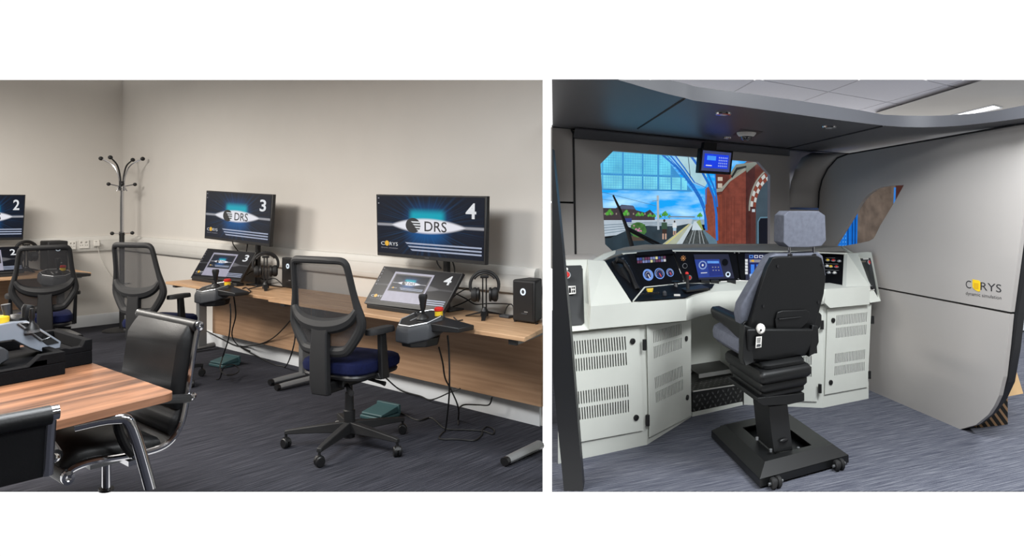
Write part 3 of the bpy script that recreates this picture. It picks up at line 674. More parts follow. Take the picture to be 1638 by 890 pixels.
def task_chair(label):
    t = thing('task_chair', label, 'chair', (0, 0, 0), 0, 'mesh backed task chairs at the training desks')
    star_base(t, STAR, .385, M_blackm, M_black)
    part('gas_column', MB().lathe([(.034, .05), (.036, .2), (.028, .205), (.026, .30), (.02, .302), (.02, .4)], n=18), M_black, t)
    part('mechanism', MB().box(-.09, .09, -.16, .12, .36, .415), M_black, t, bevel=.01)
    part('lever', MB().tube([(.08, .03, .385), (.2, .05, .365), (.235, .05, .36)], [.008, .01, .014], 8), M_black, t)
    part('lever', MB().tube([(.05, -.1, .385), (.14, -.16, .35), (.17, -.18, .345)], [.01, .014, .016], 8), M_black, t)
    part('seat_shell', cushion(.47, .45, .1, .405, .44, 0, .02, 0), M_black, t)
    part('seat', cushion(.49, .48, .11, .43, .505, 0, .025), M_blue, t, label='navy blue fabric seat cushion')
    # spine from under the seat to the back
    sp = [[(-w, y-.02, z), (w, y-.02, z), (w, y+.025, z), (-w, y+.025, z)] for w, y, z in ((.062, -.25, .335), (.066, -.265, .40), (.064, -.265, .55), (.058, -.257, .66), (.07, -.25, .72))]
    part('spine', MB().loft(sp), M_blackm, t, bevel=.008)
    part('spine_foot', MB().loft([[(x, y, .34) for x, y in ((-.05, -.27), (.05, -.27), (.05, -.10), (-.05, -.10))], [(x, y, .40) for x, y in ((-.05, -.27), (.05, -.27), (.05, -.10), (-.05, -.10))]]), M_black, t, bevel=.006)
    pts = smooth_path([(x, yback(x, z), z) for x, z in back_outline()]+[(back_outline()[0][0], yback(.1, 1.052), 1.052)], 3)[:-1]
    part('back_frame', MB().tube(pts, [.020+.010*max(0, min(1, (.86-p.z)/.16)) for p in pts], 10, closed=True), M_blackm, t)
    band = [(-.245, .80), (-.2, .745), (-.12, .712), (0, .70), (.12, .712), (.2, .745), (.245, .80)]
    part('lower_band', MB().tube(smooth_path([(x, yback(x, z)-.006, z) for x, z in band], 4), [.014]+[.018+.024*math.sin(math.pi*(i+1)/24) for i in range(23)]+[.014], 8), M_blackm, t)
    # the mesh: a curved sheet inside the frame
    rows = [(1.05, .19), (1.0, .207), (.95, .214), (.9, .22), (.85, .23), (.8, .243), (.75, .254), (.715, .257), (.68, .244), (.63, .21), (.6, .18), (.57, .12)]
    n = 8; vs = []; fs = []
    for z, w in rows:
        for j in range(n+1):
            x = -w+2*w*j/n; vs.append((x, yback(x, z), z))
    for i in range(len(rows)-1):
        for j in range(n): a = i*(n+1)+j; fs.append((a, a+1, a+n+2, a+n+1))
    part('back_mesh', MB().add(vs, fs), M_mesh, t, smooth=60)
    for sx in (-1, 1):
        p = part('arm_post', MB().loft([[(sx*.2, y, .40) for y in (-.035, .035)]+[(sx*.2, y, .43) for y in (.035, -.035)], [(sx*.27, y, .40) for y in (-.035, .035)]+[(sx*.25, y, .435) for y in (.035, -.035)]]), M_black, t, bevel=.004)
        part('arm_upright', MB().loft([[(sx*.245, -.03, .41), (sx*.28, -.03, .40), (sx*.28, .04, .40), (sx*.245, .04, .41)], [(sx*.255, -.055, .66), (sx*.285, -.055, .66), (sx*.285, .0, .66), (sx*.255, .0, .66)]]), M_black, p, bevel=.006)
        pad = [[(sx*.27+x, y, z+(.02 if y > .1 else 0)*0) for x, z in ((-w, .655), (w, .655), (w*1.02, .672), (w*.8, .684), (-w*.8, .684), (-w*1.02, .672))] for y, w in ((-.16, .012), (-.15, .028), (-.1, .04), (.02, .044), (.055, .036), (.066, .015))]
        part('arm_pad', MB().loft(pad), M_blackm, p, smooth=50)
    return t
STAR = math.radians(45+23.4)
proto = task_chair('mesh task chair facing the headset desk, teal pedal under its base')
proto.location = (-1.70, 4.24, 0); proto.rotation_euler = (0, 0, math.radians(-23.4)); proto.scale = (1.025, .86, 1.11)
c = copy_tree(proto); c.location = (-3.855, 5.68, 0); c.rotation_euler = (0, 0, math.radians(-13.1)); c.scale = (.90, .855, 1.11)
c['label'] = 'mesh task chair half hidden behind the black leather chair'
c = copy_tree(proto); c.location = (-5.05, 5.97, 0); c.rotation_euler = (0, 0, math.radians(42.3)); c.scale = (.80, .95, 1.07)
c['label'] = 'mesh task chair seen from behind at the end wall desk'
c = copy_tree(proto); c.location = (-6.05, 6.2, 0); c.rotation_euler = (0, 0, math.radians(60)); c.scale = (.80, .95, 1.07)
c['label'] = 'mesh task chair of which only an arm shows beside the end wall desk'
# ------------------------------------------------------------------ meeting table
TZ = .74
tc = G(282, 628, TZ); e1 = (G(80, 677, TZ)-tc).normalized(); e2 = (G(122, 572, TZ)-tc).normalized()
T = Fr(tc, e1, e2)
def meeting_table():
    t = thing('meeting_table', 'walnut meeting table with rounded corners on splayed chrome legs', 'table', T.w((.5, .8, 0)), T.ang)
    w, d, r = 1.1, 1.7, .045
    out = []
    for cx, cy, a0 in ((r, r, 180), (w-r, r, 270), (w-r, d-r, 0), (r, d-r, 90)):
        for i in range(6): a = math.radians(a0+90*i/5); out.append((cx+r*math.cos(a), cy+r*math.sin(a), TZ-.03))
    part('table_top', MB().plate(out, (0, 0, .03)), M_walnut, t, T, bevel=.003)
    rail = part('rail', MB().tube([(.3, .16, TZ-.05), (.85, .16, TZ-.05)], .018, 10), M_chrome, t, T)
    part('rail', MB().tube([(.62, .25, TZ-.05), (.62, 1.5, TZ-.05)], .016, 10), M_chrome, t, T)
    for lx, ly, ox, oy in ((.30, .16, -.12, -.06), (.85, .16, .1, -.06), (.30, 1.5, -.12, .06), (.85, 1.5, .1, .06)):
        top = T.l(Q(206, 668, 2.6)) if (lx, ly) == (.30, .16) else Vector((lx, ly, TZ-.05))
        ft = T.l(Vector((-1.775, 2.73, 0))) if (lx, ly) == (.30, .16) else Vector((lx+ox, ly+oy, 0))
        top.z = TZ-.045; st_ = T.l(Q(120, 689, 2.5)) if (lx, ly) == (.30, .16) else Vector((lx, ly, TZ-.05)); st_.z = TZ-.05
        P = [st_, top.lerp(st_, .25), top.lerp(ft, .07), top.lerp(ft, .5), Vector((ft.x, ft.y, .012))]
        lg = part('leg', MB().tube(smooth_path(P, 5), .021, 12), M_chrome, t, T)
        part('foot_glide', MB().cyl((ft.x, ft.y, 0), (ft.x, ft.y, .014), .022), M_rubber, lg, T)
meeting_table()
# foam trays holding a spare control desk
M_foam = mat('black_foam', (17, 17, 19), .95, var=.15, scale=120, bump=.6, bscale=500, spec=.1)
M_grey = mat('pale_grey_control_casing', (128, 134, 144), .45, var=.05)
def tray(a0, a1, b0, b1, h, label, nh, sw=1):
    t = thing('foam_tray', label, 'foam tray', T.w(((a0+a1)/2, (b0+b1)/2, TZ)), T.ang, 'black foam packing trays on the meeting table')
    part('block', MB().box(a0, a1, b0, b1, TZ, TZ+h*.55), M_foam, t, T, bevel=.004)
    w = .05
    part('front_wall', MB().plate([(a0, b0, TZ+h*.55), (a1, b0, TZ+h*.55), (a1, b0, TZ+h*.8), (a0+(a1-a0)*.75, b0, TZ+h*.8), (a0+(a1-a0)*.65, b0, TZ+h*nh), (a0+(a1-a0)*.3, b0, TZ+h*nh), (a0+(a1-a0)*.2, b0, TZ+h), (a0, b0, TZ+h)], (0, w, 0)), M_foam, t, T, bevel=.003)
    part('side_wall', MB().box(a0, a0+w*.6, b0+w, b1-(.36 if sw < 1 else 0), TZ+h*.55, TZ+h), M_foam, t, T, bevel=.003)
    part('back_wall', MB().box(a0+w*.6, a1, b1-w, b1, TZ+h*.55, TZ+h), M_foam, t, T, bevel=.003)
tray(.004, .145, .875, 1.35, .115, 'black foam tray at the table edge under the grey lever console', .75)
tray(.15, .6, .755, 1.32, .10, 'black foam tray with an uneven rim holding the left end of the console', .6, .5)
def lever_console():
    b = .98
    P = lambda px, py, bb=b: T.aty(px, py, bb)
    o = P(60, 560)
    t = thing('lever_console', 'pale grey wedge shaped lever console lying in black foam', 'lever console', T.w((o.x, b, TZ+.07)), T.ang)
    out = [P(*p) for p in ((-40, 524), (0, 520), (20, 516), (45, 514), (68, 528), (98, 547), (96, 560), (74, 566), (48, 557), (22, 544), (0, 547), (-40, 556))]
    part('casing', MB().plate(out, (0, .16, 0)), M_grey, t, T, bevel=.012, seg=3)
    top = [P(*p) for p in ((28, 517), (44, 516), (80, 539), (66, 544))]
    part('top_panel', MB().plate([p+Vector((0, -.004, 0)) for p in top], (0, .003, 0)), M_black, t, T)
    rim = [p+Vector((0, -.006, 0)) for p in top]
    part('silver_rim', MB().tube(rim, .004, 6, closed=True), M_silver, t, T)
    part('pocket', MB().plate([P(*p)+Vector((0, -.004, 0)) for p in ((62, 541), (72, 534), (94, 548), (76, 552))], (0, .003, 0)), M_rubber, t, T)
    a = P(51, 529, b-.005); l1 = part('short_lever', MB().lathe([(.03, 0), (.024, .02), (.012, .035), (.009, .05), (.013, .06), (.008, .1), (0, .102)], a, 12), M_black, t, T)
    part('lever_collar', MB().lathe([(.03, 0), (.03, .012), (.02, .012)], a-Vector((0, 0, .008)), 14), M_steel, l1, T)
    part('tall_lever', MB().tube([P(13, 520, b+.06), P(11, 505, b+.06), P(9, 487, b+.06)], [.012, .012, .018], 10), M_char, t, T)
    part('brake_lever', MB().tube([P(36, 538, b+.05), P(40, 515, b+.05), P(45, 494, b+.05), P(47, 488, b+.05)], [.02, .014, .026, .022], 10), M_black, t, T)
    part('gaiter', MB().lathe([(.05, 0), (.045, .03), (.02, .045)], P(25, 519, b+.08), 14), M_black, t, T)
    yb_ = part('yellow_button', MB().lathe([(.03, 0), (.03, .03), (.024, .035), (0, .036)], P(2, 518, b+.06), 14), M_yellow, t, T, label='yellow push button')
    part('lower_cover', MB().plate([P(*p, b-.1) for p in ((-40, 560), (5, 556), (14, 562), (16, 575), (4, 583), (-40, 590))], (0, .09, 0)), M_char, t, T, bevel=.008)
lever_console()
# ------------------------------------------------------------------ black leather meeting chairs
def leather_chair(label):
    t = thing('leather_chair', label, 'chair', (0, 0, 0), 0, 'black leather and chrome chairs at the meeting table')
    prof = smooth_path([(-.305, .935), (-.285, .85), (-.262, .72), (-.24, .60), (-.215, .52), (-.165, .465), (-.09, .445), (.05, .45), (.18, .462), (.26, .455), (.295, .43)], 4)
    prof = [(p[0], p[1]) for p in [Vector((a, b, 0)) for a, b in [(q[0], q[1]) for q in prof]]]
    W = .27
    # sling
    def strip(i0, i1, w, th, lift):
        rings = []
        n = len(prof)
        for i in range(i0, i1+1):
            a = Vector(prof[max(i-1, 0)]); b = Vector(prof[min(i+1, n-1)]); tg = (b-a).normalized(); nn = Vector((-tg.y, tg.x))
            if nn.y < 0 and nn.x < 0: nn = -nn
            nn = Vector((tg.y*-1, tg.x)) if True else nn
            e = min(i-i0, i1-i)/3.0; f = .45+.55*min(1, e)
            p = Vector(prof[i]); o = p+nn*lift; q = p+nn*(lift+th*f)
            ww = w*(1-.03*(1-min(1, e)))
            rings.append([(-ww, o.x, o.y), (-ww, (o.x+q.x)/2, (o.y+q.y)/2), (-ww*.93, q.x, q.y), (ww*.93, q.x, q.y), (ww, (o.x+q.x)/2, (o.y+q.y)/2), (ww, o.x, o.y)])
        return MB().loft(rings)
    n = len(prof)
    part('sling', strip(0, n-1, W-.01, .012, -.006), M_leather, t, smooth=60)
    part('back_pad', strip(1, 13, W-.02, .065, .004), M_leather, t, bevel=.01, smooth=60)
    part('lumbar_pad', strip(13, 19, W-.02, .04, .004), M_leather, t, bevel=.008, smooth=60)
    part('seat_pad', strip(22, n-3, W-.02, .055, .004), M_leather, t, bevel=.01, smooth=60)
    part('front_roll', MB().tube([(-W, .285, .43), (W, .285, .43)], .03, 14), M_leather, t)
    part('top_roll', MB().tube([(-W, -.30, .925), (W, -.30, .925)], .026, 14), M_leather, t)
    for sx in (-1, 1):
        f = part('side_frame', MB().tube([(sx*W, a, b) for a, b in prof], .013, 10), M_chrome, t)
        part('end_cap', MB().lathe([(.0, -.016), (.026, -.016), (.026, .016), (.012, .018), (0, .012)], (sx*(W+.004), .288, .43), 16, (sx, 0, 0)), M_chrome, f)
        part('end_cap', MB().lathe([(.0, -.014), (.02, -.014), (.02, .014), (.01, .016), (0, .01)], (sx*(W+.002), -.302, .93), 16, (sx, 0, 0)), M_chrome, f)
        arm = smooth_path([(sx*(W+.03), .02, .45), (sx*(W+.035), .07, .52), (sx*(W+.035), .10, .62), (sx*(W+.035), .06, .665), (sx*(W+.035), -.08, .655), (sx*(W+.03), -.24, .635), (sx*(W+.015), -.27, .64)], 4)
        a_ = part('arm', MB().tube(arm, .013, 10), M_chrome, t)
        part('arm_sleeve', MB().tube(arm[1:21], .019, 10), M_leather, a_)
    part('cross_bar', MB().box(-W, W, -.02, .03, .405, .425), M_chrome, t, bevel=.006)
    part('tilt_box', MB().box(-.06, .06, -.08, .1, .36, .405), M_steel, t, bevel=.012)
    part('column', MB().lathe([(.03, .08), (.03, .24), (.02, .245), (.02, .37)], n=18), M_chrome, t)
    part('column_ring', MB().lathe([(.034, .2), (.036, .215), (.034, .245)], n=18), M_black, t)
    star_base(t, .3, .29, M_chrome, M_black, .08)
    return t
lc = leather_chair('black leather chair pushed under the walnut table, backrest facing it')
lc.location = (-2.27, 3.009, 0); lc.rotation_euler = (0, 0, math.radians(145.7)); lc.scale = (1.10, .80, 1.03)
c = copy_tree(lc); c.location = (-1.96, 1.83, 0); c.rotation_euler = (0, 0, math.radians(53)); c.scale = (1, 1, 1)
c['label'] = 'black leather chair seen from behind at the near side of the table'
def cut_below(t, z):
    """keep only what stands above the height z (the photograph shows nothing of the rest)"""
    for o in list(t.children_recursive):
        if o.type != 'MESH': continue
        o.data = o.data.copy(); mw = mwof(o)
        if o.modifiers: o.modifiers.clear()
        bm = bmesh.new(); bm.from_mesh(o.data); inv = mw.inverted()
        co_ = inv @ Vector((0, 0, z)); no = (mw.to_3x3().transposed() @ Vector((0, 0, 1))).normalized()
        r = bmesh.ops.bisect_plane(bm, geom=bm.verts[:]+bm.edges[:]+bm.faces[:], plane_co=co_, plane_no=no, clear_inner=True)
        eds = [e for e in r['geom_cut'] if isinstance(e, bmesh.types.BMEdge)]
        if eds: bmesh.ops.edgeloop_fill(bm, edges=eds)
        n = len(bm.verts); bm.to_mesh(o.data); bm.free()
        if n == 0: o['_gone'] = 1
    for o in list(t.children_recursive):
        if '_gone' in o.keys(): bpy.data.objects.remove(o)
zrow = lambda Y: H-(786-PY)/F*Y
for ch in c.children:
    if ch.name.startswith('arm'): ch.location.z += .15; ch.location.y += .03
cut_below(lc, zrow(3.0)); cut_below(c, zrow(1.78))
for o in bpy.data.objects:
    if o.name == 'meeting_table': cut_below(o, zrow(2.63))
# ================================================================== RIGHT: CAB SIMULATOR
P0 = G(931.6, 734.5); P6 = G(1389.4, 638); s0 = G(1517, 679); s1 = G(1389, 624)
R = Fr(P0, P6-P0, s1-s0)
XS = R.l(s1).x; YB = 1.0                              # side wall and windscreen wall
M_panel = mat('grey_laminate_panel', (176, 171, 167), .5, var=.02, scale=2, spec=.35)
M_panelL = M_panel
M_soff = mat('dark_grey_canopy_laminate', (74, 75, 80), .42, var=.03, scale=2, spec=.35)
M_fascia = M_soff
M_edge = mat('black_edging', (22, 23, 26), .45)
M_cream = mat('cream_white_powder_coat', (206, 208, 200), .5, var=.015, bump=.05, bscale=600, spec=.3)
M_seam = mat('dark_joint', (14, 14, 18), .7)
M_blk = mat('black_instrument_panel', (7, 8, 13), .6, spec=.15)
wy = lambda px, py, y=YB: R.w(R.aty(px, py, y))
wx = lambda px, py, x=None: R.w(R.atx(px, py, XS if x is None else x))
floorR = [G(883, 786), G(2150, 786), Vector((1.0455*9.6, 9.6, 0)), Vector(((883-PX)/F*9.6, 9.6, 0))]
struct('floor_simulator_room', MB().plate(floorR, (0, 0, -.004)), M_carpR, 'blue grey striped carpet under the cab simulator', smooth=0, cat='floor')
# --- windscreen wall
win = [(981.3, 241.5), (960.5, 262.4), (968, 391), (982, 404), (1222, 404), (1232, 392), (1232, 280.5), (1213, 259)]
wall = [(917, 222), (1263, 250), (1264, 430), (922, 430)]
t = thing('windscreen_wall', 'dark grey windscreen wall of the cab with an eight sided opening', 'cab wall', wy(1090, 430), R.ang, kind='structure')
part('panel', MB().plate([wy(*p) for p in wall], R.ey*.05, [[wy(*p) for p in win]]), M_panel, t, world=True, smooth=0)
part('pillar_panel', MB().plate([wy(883, 203), wy(914, 206), wy(916.5, 214), wy(918, 323), wy(883, 322)], R.ey*.05), M_panel, t, world=True, smooth=0)
part('pillar_panel', MB().plate([wy(883, 325), wy(918, 326), wy(920.5, 430), wy(883, 430)], R.ey*.05), M_panel, t, world=True, smooth=0)
part('backing', MB().plate([wy(883, 200, YB+.05), wy(958, 206, YB+.05), wy(958, 430, YB+.05), wy(883, 430, YB+.05)], R.ey*.01), M_edge, t, world=True, smooth=0)
part('recess', MB().plate([wy(1263, 238, YB+.06), wy(1330, 238, YB+.06), wy(1330, 430, YB+.06), wy(1263, 430, YB+.06)], R.ey*.01), M_panel, t, world=True, smooth=0)
# --- corner strip between windscreen wall and side wall
Lc = [(1298, 244), (1283, 252), (1272, 270), (1266, 290), (1264, 307), (1263.5, 332)]
Rc = [(1357, 246), (1339, 253), (1324, 270), (1315, 288), (1310.5, 307), (1309, 333)]
m = MB(); lw = [wy(*p) for p in Lc]; rw = [wx(*p) for p in Rc]
vs = []; 
for a, b in zip(lw, rw):
    for k in range(5): vs.append(a.lerp(b, k/4))
fs = [(i*5+j, i*5+j+1, i*5+j+6, i*5+j+5) for i in range(5) for j in range(4)]
cs = thing('corner_panel', 'curved grey corner panel between windscreen wall and side wall', 'cab wall', wy(1290, 334), R.ang, kind='structure')
o = part('curved_panel', MB().add(vs, fs), M_panel, cs, world=True, smooth=60); sm = o.modifiers.new('s', 'SOLIDIFY'); sm.thickness = .02; sm.offset = 1
m = MB().add([wy(1263.5, 335), wx(1309, 336), wx(1309, 430), wy(1263.5, 430)], [(0, 1, 2, 3)])
o = part('lower_panel', m, M_panel, cs, world=True, smooth=0); sm = o.modifiers.new('s', 'SOLIDIFY'); sm.thickness = .02; sm.offset = 0
# --- side wall
swin = [(1335, 393.4), (1356, 360), (1374.5, 329), (1381, 319), (1390, 310), (1400, 303), (1410, 299.5), (1422, 297.5), (1446, 296), (1430, 325), (1408, 361), (1400, 377.6), (1397, 382), (1390, 386), (1371, 390), (1347, 394)]
curve = Rc[::-1]
outer_r = [(1640, 326), (1630, 400), (1616.6, 499.5)]
low = [(1615.8, 503), (1611, 552), (1605, 603), (1598, 633), (1590, 650), (1581, 663.5), (1561, 680), (1537, 687), (1520, 685.5), (1500, 678)]
t = thing('side_wall', 'tall grey side wall of the cab with rounded lower corner and logo', 'cab wall', wx(1480, 690), math.atan2(R.ey.y, R.ey.x), kind='structure')
sn = (R.ex - R.ey*R.ex.dot(R.ey)).normalized()
up = [(1309, 445)]+curve+[(1660, 192), (1652, 260)]+outer_r
up = [(1309, 445)]+curve+[(1660, 192), (1650, 260)]+outer_r+[(1404.7, 459.6)]
part('upper_panel', MB().plate([wx(*p) for p in up], sn*.03, [[wx(*p) for p in swin]]), M_panel, t, world=True, smooth=0)
lowp = [(1340, 450.5), (1404.7, 462.2)]+low+[(1389, 631), (1340, 612)]
part('lower_panel', MB().plate([wx(*p) for p in lowp], sn*.03), M_panel, t, world=True, smooth=0)
back = [(1480, 240), (1640, 200), (1668, 200), (1660, 330), (1640, 440), (1629, 500), (1622, 560), (1613, 612), (1600, 640), (1585, 660), (1562, 679.5), (1537, 686), (1520, 684.5), (1500, 677), (1480, 668)]
part('edging', MB().plate([wx(*p, XS+.034/R.ex.dot(sn)) for p in back], sn*.05), M_edge, t, world=True, smooth=0, label='black edging band')
part('joint', MB().plate([wx(*p, XS+.036/R.ex.dot(sn)) for p in ((1330, 436), (1618, 490), (1618, 512), (1330, 462))], sn*.004), M_edge, t, world=True, smooth=0)
part('levelling_foot', MB().cyl(wx(1489, 676)+sn*.04-Vector((0, 0, .05)), wx(1489, 676)+sn*.04+Vector((0, 0, .03)), .012), M_black, t, world=True)
sq = Quad(wx(1545, 445), wx(1602, 452), wx(1602, 482), wx(1545, 474))
M_ink = mat('grey_black_print', (48, 47, 50), .6); M_ylw = mat('yellow_print', (246, 206, 20), .6)
lg = part('logo_letter', sq.text('C', .0, .16, .12, .55, .001), M_ink, t, world=True, smooth=0)
part('logo_letters', sq.text('RYS', .43, 1.0, .12, .55, .001), M_ink, t, world=True, smooth=0)
lm = part('logo_mark', sq.poly([(.20, .02), (.40, .05), (.43, .15), (.42, .62), (.38, .66), (.26, .58), (.20, .45)], .001), M_ylw, t, world=True, smooth=0)
part('logo_ring', sq.rect(.25, .385, .2, .5, .0022), mat('yellow_print_dark', (226, 178, 20), .6), lm, world=True, smooth=0)
part('tagline', sq.text('dynamic simulation', .0, 1.0, .74, .98, .001), M_ink, t, world=True, smooth=0)
# --- canopy
c0, c1, c2 = wy(884, 203), wy(1263, 240), wx(1636, 197)
cn = (c1-c0).cross(c2-c0).normalized(); cn = cn if cn.z > 0 else -cn
cp = lambda px, py, off=0: onp(px, py, c0, cn, off)
print('CANOPY', cn, [tuple(round(v, 2) for v in cp(*p)) for p in ((990, 128), (1096, 158), (1413, 202), (1540, 201), (1638, 187), (883, 128), (1358, 246))])
fb = [(989, 128), (1010, 134), (1040, 143), (1070, 151), (1096, 157), (1110, 161), (1160, 167.5), (1206, 173.5), (1260, 181), (1320, 189.5), (1380, 197), (1413, 201), (1445, 203.3), (1476, 203.8), (1505, 203), (1534, 201.4), (1570, 197.5), (1600, 194), (1629, 190), (1660, 186)]
ft = [(1048, 124), (1062, 127.5), (1076, 131), (1090, 134), (1100, 136.2), (1110, 138), (1160, 145), (1206, 151), (1260, 158.5), (1320, 167.5), (1380, 177.2), (1413, 183.5), (1445, 185), (1476, 185.4), (1505, 185), (1534, 183.4), (1570, 180.3), (1600, 176), (1629, 170.3), (1660, 165)]
cb = [cp(*p) for p in fb]
t = thing('canopy', 'dark grey cab canopy with a sweeping curved front edge', 'canopy', cb[0]*1.0, R.ang, kind='structure')
front = [cp(883, 128)]+cb
edge_r = [wx(1660, 194)]
sof = front+edge_r+[cp(1357, 246), cp(1298, 244)+R.ey*.09, cp(1263, 240)+R.ey*.09, cp(884, 203.2)]
sideA = [p for p in sof]
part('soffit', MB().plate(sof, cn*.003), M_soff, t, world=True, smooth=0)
m = MB(); 
tops = []
for (bx, by), (tx, ty), w_ in zip(fb, ft, cb):
    zt_ = H-(ty-PY)/F*w_.y if abs(tx-bx) < 2 else None
    tops.append(zt_)
hgt = [tops[i]-cb[i].z for i in range(len(cb)) if tops[i] is not None][0]
rings = []
for i, w_ in enumerate(cb):
    z2 = tops[i] if tops[i] is not None else w_.z+hgt
    z2 = max(min(z2, H+(PY-128)/F*w_.y), w_.z+.002)
    d = cb[min(i+1, len(cb)-1)]-cb[max(i-1, 0)]; nn = Vector((-d.y, d.x, 0)).normalized()*.02
    if nn.y < 0: nn = -nn
    rings.append([w_, Vector((w_.x, w_.y, z2)), Vector((w_.x, w_.y, z2))+nn, w_+nn])
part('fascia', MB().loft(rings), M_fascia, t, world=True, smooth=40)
strip = [wy(917, 221.5), wy(1263, 249.5), cp(1263, 240.2), cp(920, 206.5)]
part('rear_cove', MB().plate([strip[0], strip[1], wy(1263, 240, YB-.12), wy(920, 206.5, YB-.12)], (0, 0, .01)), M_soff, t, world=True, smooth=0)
part('cove_backing', MB().plate([wy(884, 200, YB+.02), wy(1263, 236, YB+.02), wy(1263, 253, YB+.02), wy(884, 225, YB+.02)], R.ey*.01), M_panel, t, world=True, smooth=0)
def seam(pts, par, w_=.006, off=-.002):
    P = [cp(*p, off) for p in pts]; part('panel_joint', MB().tube(P, w_, 4), M_seam, par, world=True)
seam([(1095, 158), (1020, 206)], t); seam([(1413, 201.5), (1258, 238)], t); seam([(884, 203.5), (1000, 215), (1263, 240)], t); seam([(1258, 238.5), (1357, 246)], t, .004)
part('panel_joint', MB().tube([wx(1357, 246.5, XS-.004), wx(1500, 222, XS-.004), wx(1655, 194.5, XS-.004)], .006, 4), M_seam, t, world=True)
part('panel_joint', MB().tube([wx(*p, XS-.004) for p in Rc], .007, 4), M_seam, t, world=True)
part('panel_joint', MB().tube([wy(914, 207, YB-.005), wy(917, 214, YB-.005), wy(919, 323, YB-.005), wy(921, 410, YB-.005)], .008, 4), M_seam, t, world=True)
# --- fittings under the canopy
M_lens = mat('frosted_lamp_glass', (200, 200, 205), .2, var=.02)
def spot(px, py, label, rr=.045):
    c_ = cp(px, py); tt = thing('downlight', label, 'downlight', c_, R.ang, 'small round downlights in the canopy')
    part('rim', MB().lathe([(rr*.6, -.012), (rr, -.01), (rr*1.05, -.0005), (rr*.6, -.0005)], (0, 0, 0), 20, cn), M_chrome, tt)
    part('lens', MB().lathe([(0, -.014), (rr*.35, -.014), (rr*.62, -.010), (rr*.62, -.002), (0, -.002)], (0, 0, 0), 18, cn), M_lens, tt)
spot(1157, 181, 'round chrome downlight above the small hanging display'); spot(1326, 202.5, 'round chrome downlight nearest the side wall joint'); spot(1163, 219.5, 'small dull downlight beside the camera dome', .03)
c_ = cp(1194, 212)
tt = thing('camera_dome', 'white dome camera in a black square opening of the canopy', 'camera', c_, R.ang)
part('opening', MB().plate([cp(*p, -.002) for p in ((1172, 216.5), (1185, 206.5), (1221, 211), (1205, 219))], cn*.001), M_black, tt, world=True)
part('housing', MB().lathe([(.07, 0), (.068, -.012), (.055, -.028), (.04, -.03)], (0, 0, 0), 24), M_sock, tt)
part('lens_dome', MB().lathe([(.042, -.028), (.038, -.045), (.024, -.058), (0, -.062)], (0, 0, 0), 20), mat('smoked_dome', (30, 32, 38), .1, coat=1), tt)
# hanging display
hq = [(1121.5, 237), (1173.5, 242), (1169.4, 279.5), (1118, 276.5)]
yh = .72; hc = [wy(*p, yh) for p in hq]; hQ = Quad(*hc)
tt = thing('hanging_display', 'small display with a blue keypad screen hanging below the canopy', 'display', wy(1146, 279, yh), R.ang)
part('housing', MB().plate(hc, -hQ.n*.05), M_black, tt, world=True, bevel=.006)
s_ = part('screen', hQ.rect(.06, .93, .08, .9, .001), glow('display_slate', (82, 92, 150), .6), tt, world=True, smooth=0)
part('blue_page', hQ.rect(.12, .86, .2, .78, .002), glow('display_blue', (24, 62, 226), 1), s_, world=True, smooth=0)
part('text_box', hQ.rect(.2, .47, .28, .46, .003), glow('display_sky', (70, 150, 250), 1), s_, world=True, smooth=0)
part('caption', hQ.rect(.18, .36, .66, .7, .003), M_white_e, s_, world=True, smooth=0)
mm = MB()
for i in range(4):
    for j in range(5): k_ = hQ.disc(.575+.058*j, .33+.115*i, .02, .036, .003, n=8); mm.add(k_.v, k_.f)
part('keypad', mm, glow('display_pale', (150, 170, 245), .9), s_, world=True, smooth=0)['kind'] = 'stuff'
part('bracket', MB().plate([wy(1127, 227, yh), wy(1147, 229, yh), wy(1146, 241, yh), wy(1125, 239, yh)], R.ey*.06), M_black, tt, world=True)
pl = [cp(1120, 227), cp(1128, 224), cp(1152, 227), cp(1146, 231)]
part('ceiling_plate', MB().plate(pl, -cn*.012), M_black, tt, world=True)
# --- foreground post at the entrance side
t = thing('door_post', 'near black leaning post at the open side of the cab', 'post', G(918, 786), 0, kind='structure')
pY = G(930, 786).y
part('post', MB().plate([Q(883.5, 238, pY), Q(898, 380, pY), Q(912, 528, pY), Q(933, 785.5, pY), Q(902, 785.5, pY), Q(884, 600, pY), Q(883.5, 400, pY)], (0, .12, 0)), M_edge, t, world=True, smooth=0)
# --- the simulated view: a big screen standing beyond the windscreen
YV = 1.45
vw = lambda x, y: (950+x/4.945, 230+y/4.945)
sc_c = [R.w(R.aty(*vw(*p), YV)) for p in ((-160, -60), (1560, 60), (1560, 900), (-160, 900))]
t = thing('projection_screen', 'projection screen showing a sunny railway station with brick arches', 'screen', R.w(R.aty(1100, 420, YV)), R.ang)
qn = -R.ey.copy(); qn = (qn-R.ex*qn.dot(R.ex)).normalized()
part('screen_sheet', MB().plate([p-qn*.004 for p in sc_c], -qn*.02), M_dark_e, t, world=True, smooth=0)
LAY = [0]
def vp(name, pts, rgb, k=.9, var=.08, sc=12):
    LAY[0] += 1
    off = .0002*LAY[0]; nm = 'view_%d_%d_%d' % rgb
    return part(name, MB().plate([R.w(R.aty(*vw(*p), YV))+qn*off for p in pts], qn*.0001), glow(nm, rgb, k, var, sc), t, world=True, smooth=0)
def vline(name, pts, w_, rgb):
    L_, R_ = [], []
    for i, p in enumerate(pts):
        a = Vector(pts[max(i-1, 0)]); b = Vector(pts[min(i+1, len(pts)-1)]); d = (b-a).normalized(); n_ = Vector((-d.y, d.x)); p = Vector(p)
        L_.append(p+n_*w_/2); R_.append(p-n_*w_/2)
    return vp(name, [tuple(q) for q in L_+R_[::-1]], rgb)
rc = lambda x0, x1, y0, y1: [(x0, y0), (x1, y0), (x1, y1), (x0, y1)]
